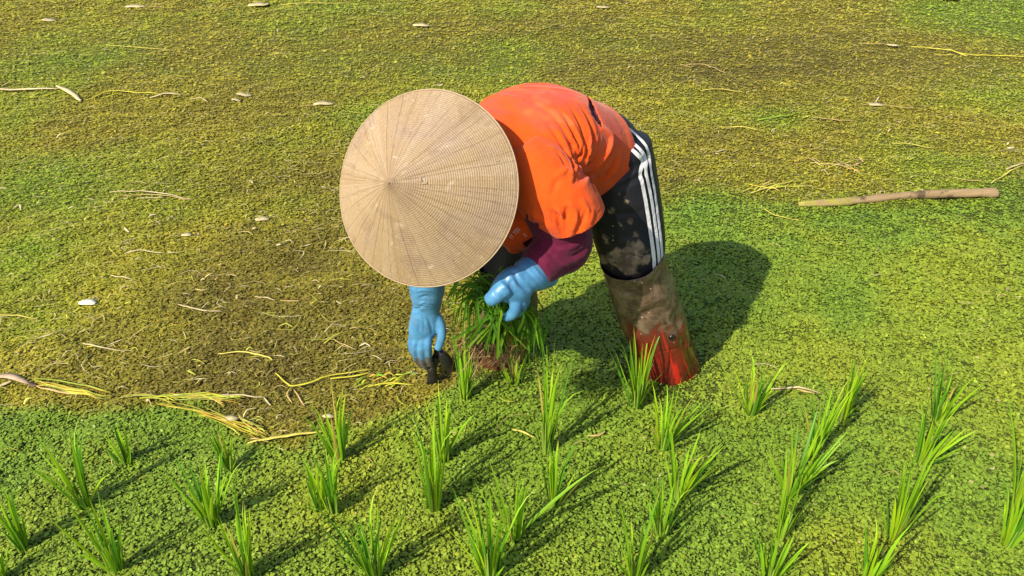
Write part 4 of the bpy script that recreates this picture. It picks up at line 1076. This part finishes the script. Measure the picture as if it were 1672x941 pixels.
# ---- bundle of seedlings in the left hand
grip = np.array(P(818, 502, 1.675)); rootc = np.array(P(805, 560, 1.70))
bundle = empty('seedling_bundle', tuple(rootc)); tag(bundle, 'big bundle of uprooted rice seedlings with hanging brown roots, held in the left glove', 'seedling bundle')
r = random.Random(5); V = []; F = []; C = []
def strand(pts, w0, w1, c, rows=12):
    q = catmull(pts, rows); T = np.gradient(q, axis=0); b0 = len(V); tw = r.uniform(0, 3.1)
    for k in range(rows):
        t = k/(rows-1); S = np.cross(T[k], [math.cos(tw), math.sin(tw), .3]); S /= np.linalg.norm(S)+1e-9
        ww = (w0+(w1-w0)*t)*(1-max(0, (t-.6)/.4)**2*.92); nn = np.cross(S, T[k]); nn /= np.linalg.norm(nn)+1e-9
        V.extend([q[k]-S*ww/2, q[k]+nn*ww*.2, q[k]+S*ww/2]); C.extend([np.asarray(c)*(.8+.3*t)]*3)
    for k in range(rows-1):
        for e in (0, 1): F.append((b0+k*3+e, b0+k*3+e+1, b0+k*3+e+4, b0+k*3+e+3))
def gr(): 
    c = np.array([.075, .215, .012])*r.uniform(.7, 1.4)  # hat's shade over the bundle is mixed into this darker leaf green
    return c if r.random() < .75 else np.array([.20, .37, .015])*r.uniform(.7, 1.1)
for k in range(70):      # from the roots through the fist, then fanning up and over
    b = rootc+np.array([r.gauss(0, .035), r.gauss(0, .028), r.uniform(-.02, .03)])
    m = grip+np.array([r.gauss(-.012, .022), r.gauss(.01, .016), r.uniform(-.02, .03)])
    tx, ty = r.choice([(748, 480), (738, 500), (770, 470), (790, 455), (805, 450), (825, 445), (775, 480), (755, 485)])
    e = np.array(P(tx+r.gauss(0, 14), ty+r.gauss(0, 16), 1.80+r.gauss(.0, .04)))
    k2 = (m+e)/2+np.array([0, .02, r.uniform(.01, .04)])
    strand([b, m, k2, e], .007, .006, gr())
for k in range(34):      # bent down to the right and in front of the leg
    m = grip+np.array([r.gauss(.015, .03), r.gauss(.02, .02), r.uniform(-.02, .02)])
    tx, ty = r.choice([(872, 592), (858, 604), (882, 572), (842, 606), (868, 565), (835, 595), (888, 600)])
    e = np.array(P(tx+r.gauss(0, 9), ty+r.gauss(0, 12), 1.76+r.gauss(.0, .05)))
    k2 = m*.45+e*.55+np.array([r.uniform(.0, .04), 0, r.uniform(.03, .09)])
    strand([m, k2, e], .007, .0055, gr())
for k in range(26):      # drooping on the left
    m = grip+np.array([r.gauss(-.02, .02), r.gauss(.02, .02), r.uniform(-.03, .03)])
    tx, ty = r.choice([(730, 505), (745, 535), (760, 560), (735, 520), (775, 575)])
    e = np.array(P(tx+r.gauss(0, 9), ty+r.gauss(0, 12), 1.73+r.gauss(.0, .05)))
    k2 = m*.5+e*.5+np.array([-.02, 0, r.uniform(.05, .10)])
    strand([m, k2, e], .0065, .005, gr())
part('leaf_blades', np.array(V), F, M['blade'], bundle, cols=np.array(C))
V = []; F = []; C = []
for k in range(260):
    b = rootc+np.array([r.gauss(-.004, .038), r.gauss(0, .030), r.uniform(-.02, .035)])
    e = b+np.array([r.gauss(-.01, .03), r.gauss(0, .02), -r.uniform(.02, .105)])
    k2 = (b+e)/2+np.array([r.gauss(0, .012), r.gauss(0, .012), 0])
    strand([b, k2, e], r.uniform(.0015, .0032), .0012, np.array(r.choice([(.12, .07, .03), (.24, .15, .06), (.07, .035, .018), (.34, .23, .10)]))*r.uniform(.6, 1.1), 6)
part('roots', np.array(V), F, M['straw'], bundle, cols=np.array(C))
v, f = fuse([ball(rootc+A(-.005, .012, -.008), .034, .028, .036), ball(rootc+A(.016, .014, -.028), .020, .018, .034), ball(rootc+A(-.026, .012, -.024), .018, .016, .03)], .006, 3)
v = v+normals(v, f)*((fbm(v[:, 0]*60+v[:, 2]*31, v[:, 1]*60+v[:, 2]*40, 6, 3)-.5)*.02)[:, None]
part('root_ball', v, f, flat_mat('root mud', (.050, .028, .016), .8, .2, 90, .6, .6), bundle)

# ---- dark clod the planting hand presses into the mud
cp = lambda x_, y_, Y_: np.array(P(x_, y_, Y_))
v, f = fuse([loft([cp(716, 568, 2.055), cp(712, 585, 2.05), cp(706, 604, 2.045), cp(707, 626, 2.04), cp(712, 652, 2.03)], [.010, .014, .0175, .017, .011], n=24, seg=18),
             loft([cp(713, 570, 2.055), cp(721, 580, 2.045), cp(730, 592, 2.045), cp(738, 606, 2.05)], [.012, .017, .018, .012], n=18, seg=18)], .0036, 4)
v = v+normals(v, f)*((fbm(v[:, 0]*45+v[:, 2]*30, v[:, 1]*45+v[:, 2]*35, 16, 3)-.5)*.008)[:, None]
o = mesh_np('mud_clod', v, f, M['mud'], origin=np.mean(v, axis=0)); tag(o, 'wet black clod of mud and roots pinched under the planting hand', 'mud')
# ================================================================== light
w = bpy.data.worlds.new('World'); sc.world = w; w.use_nodes = True
nt = w.node_tree; nt.nodes.clear()
sky = nt.nodes.new('ShaderNodeTexSky'); sky.sky_type = 'NISHITA'; sky.sun_disc = False
bg = nt.nodes.new('ShaderNodeBackground'); wo = nt.nodes.new('ShaderNodeOutputWorld')
nt.links.new(sky.outputs[0], bg.inputs[0]); nt.links.new(bg.outputs[0], wo.inputs[0])
SUN_EL, SHX, SHY = math.radians(40.5), .70, .71        # shadows fall towards +x, +y
sky.sun_elevation = SUN_EL; sky.sun_rotation = math.atan2(-SHX, -SHY) % (2*math.pi)
sky.air_density = 1.0; sky.dust_density = 2.0; sky.ozone_density = 1.0
bg.inputs[1].default_value = .11
sd = bpy.data.lights.new('sun', 'SUN'); sd.energy = 4.6; sd.angle = math.radians(.6); sd.color = (1.0, .90, .74)
so = bpy.data.objects.new('sun', sd); col.objects.link(so)
dv = Vector((SHX, SHY, 0)).normalized()*math.cos(SUN_EL) - Vector((0, 0, math.sin(SUN_EL)))
so.rotation_euler = dv.to_track_quat('-Z', 'Y').to_euler(); so.location = (-4, -4, 6)
vs = sc.view_settings; vs.view_transform = 'Standard'; vs.look = 'None'; vs.gamma = 1; vs.exposure = .75; vs.use_curve_mapping = False
sc.cycles.use_denoising = True
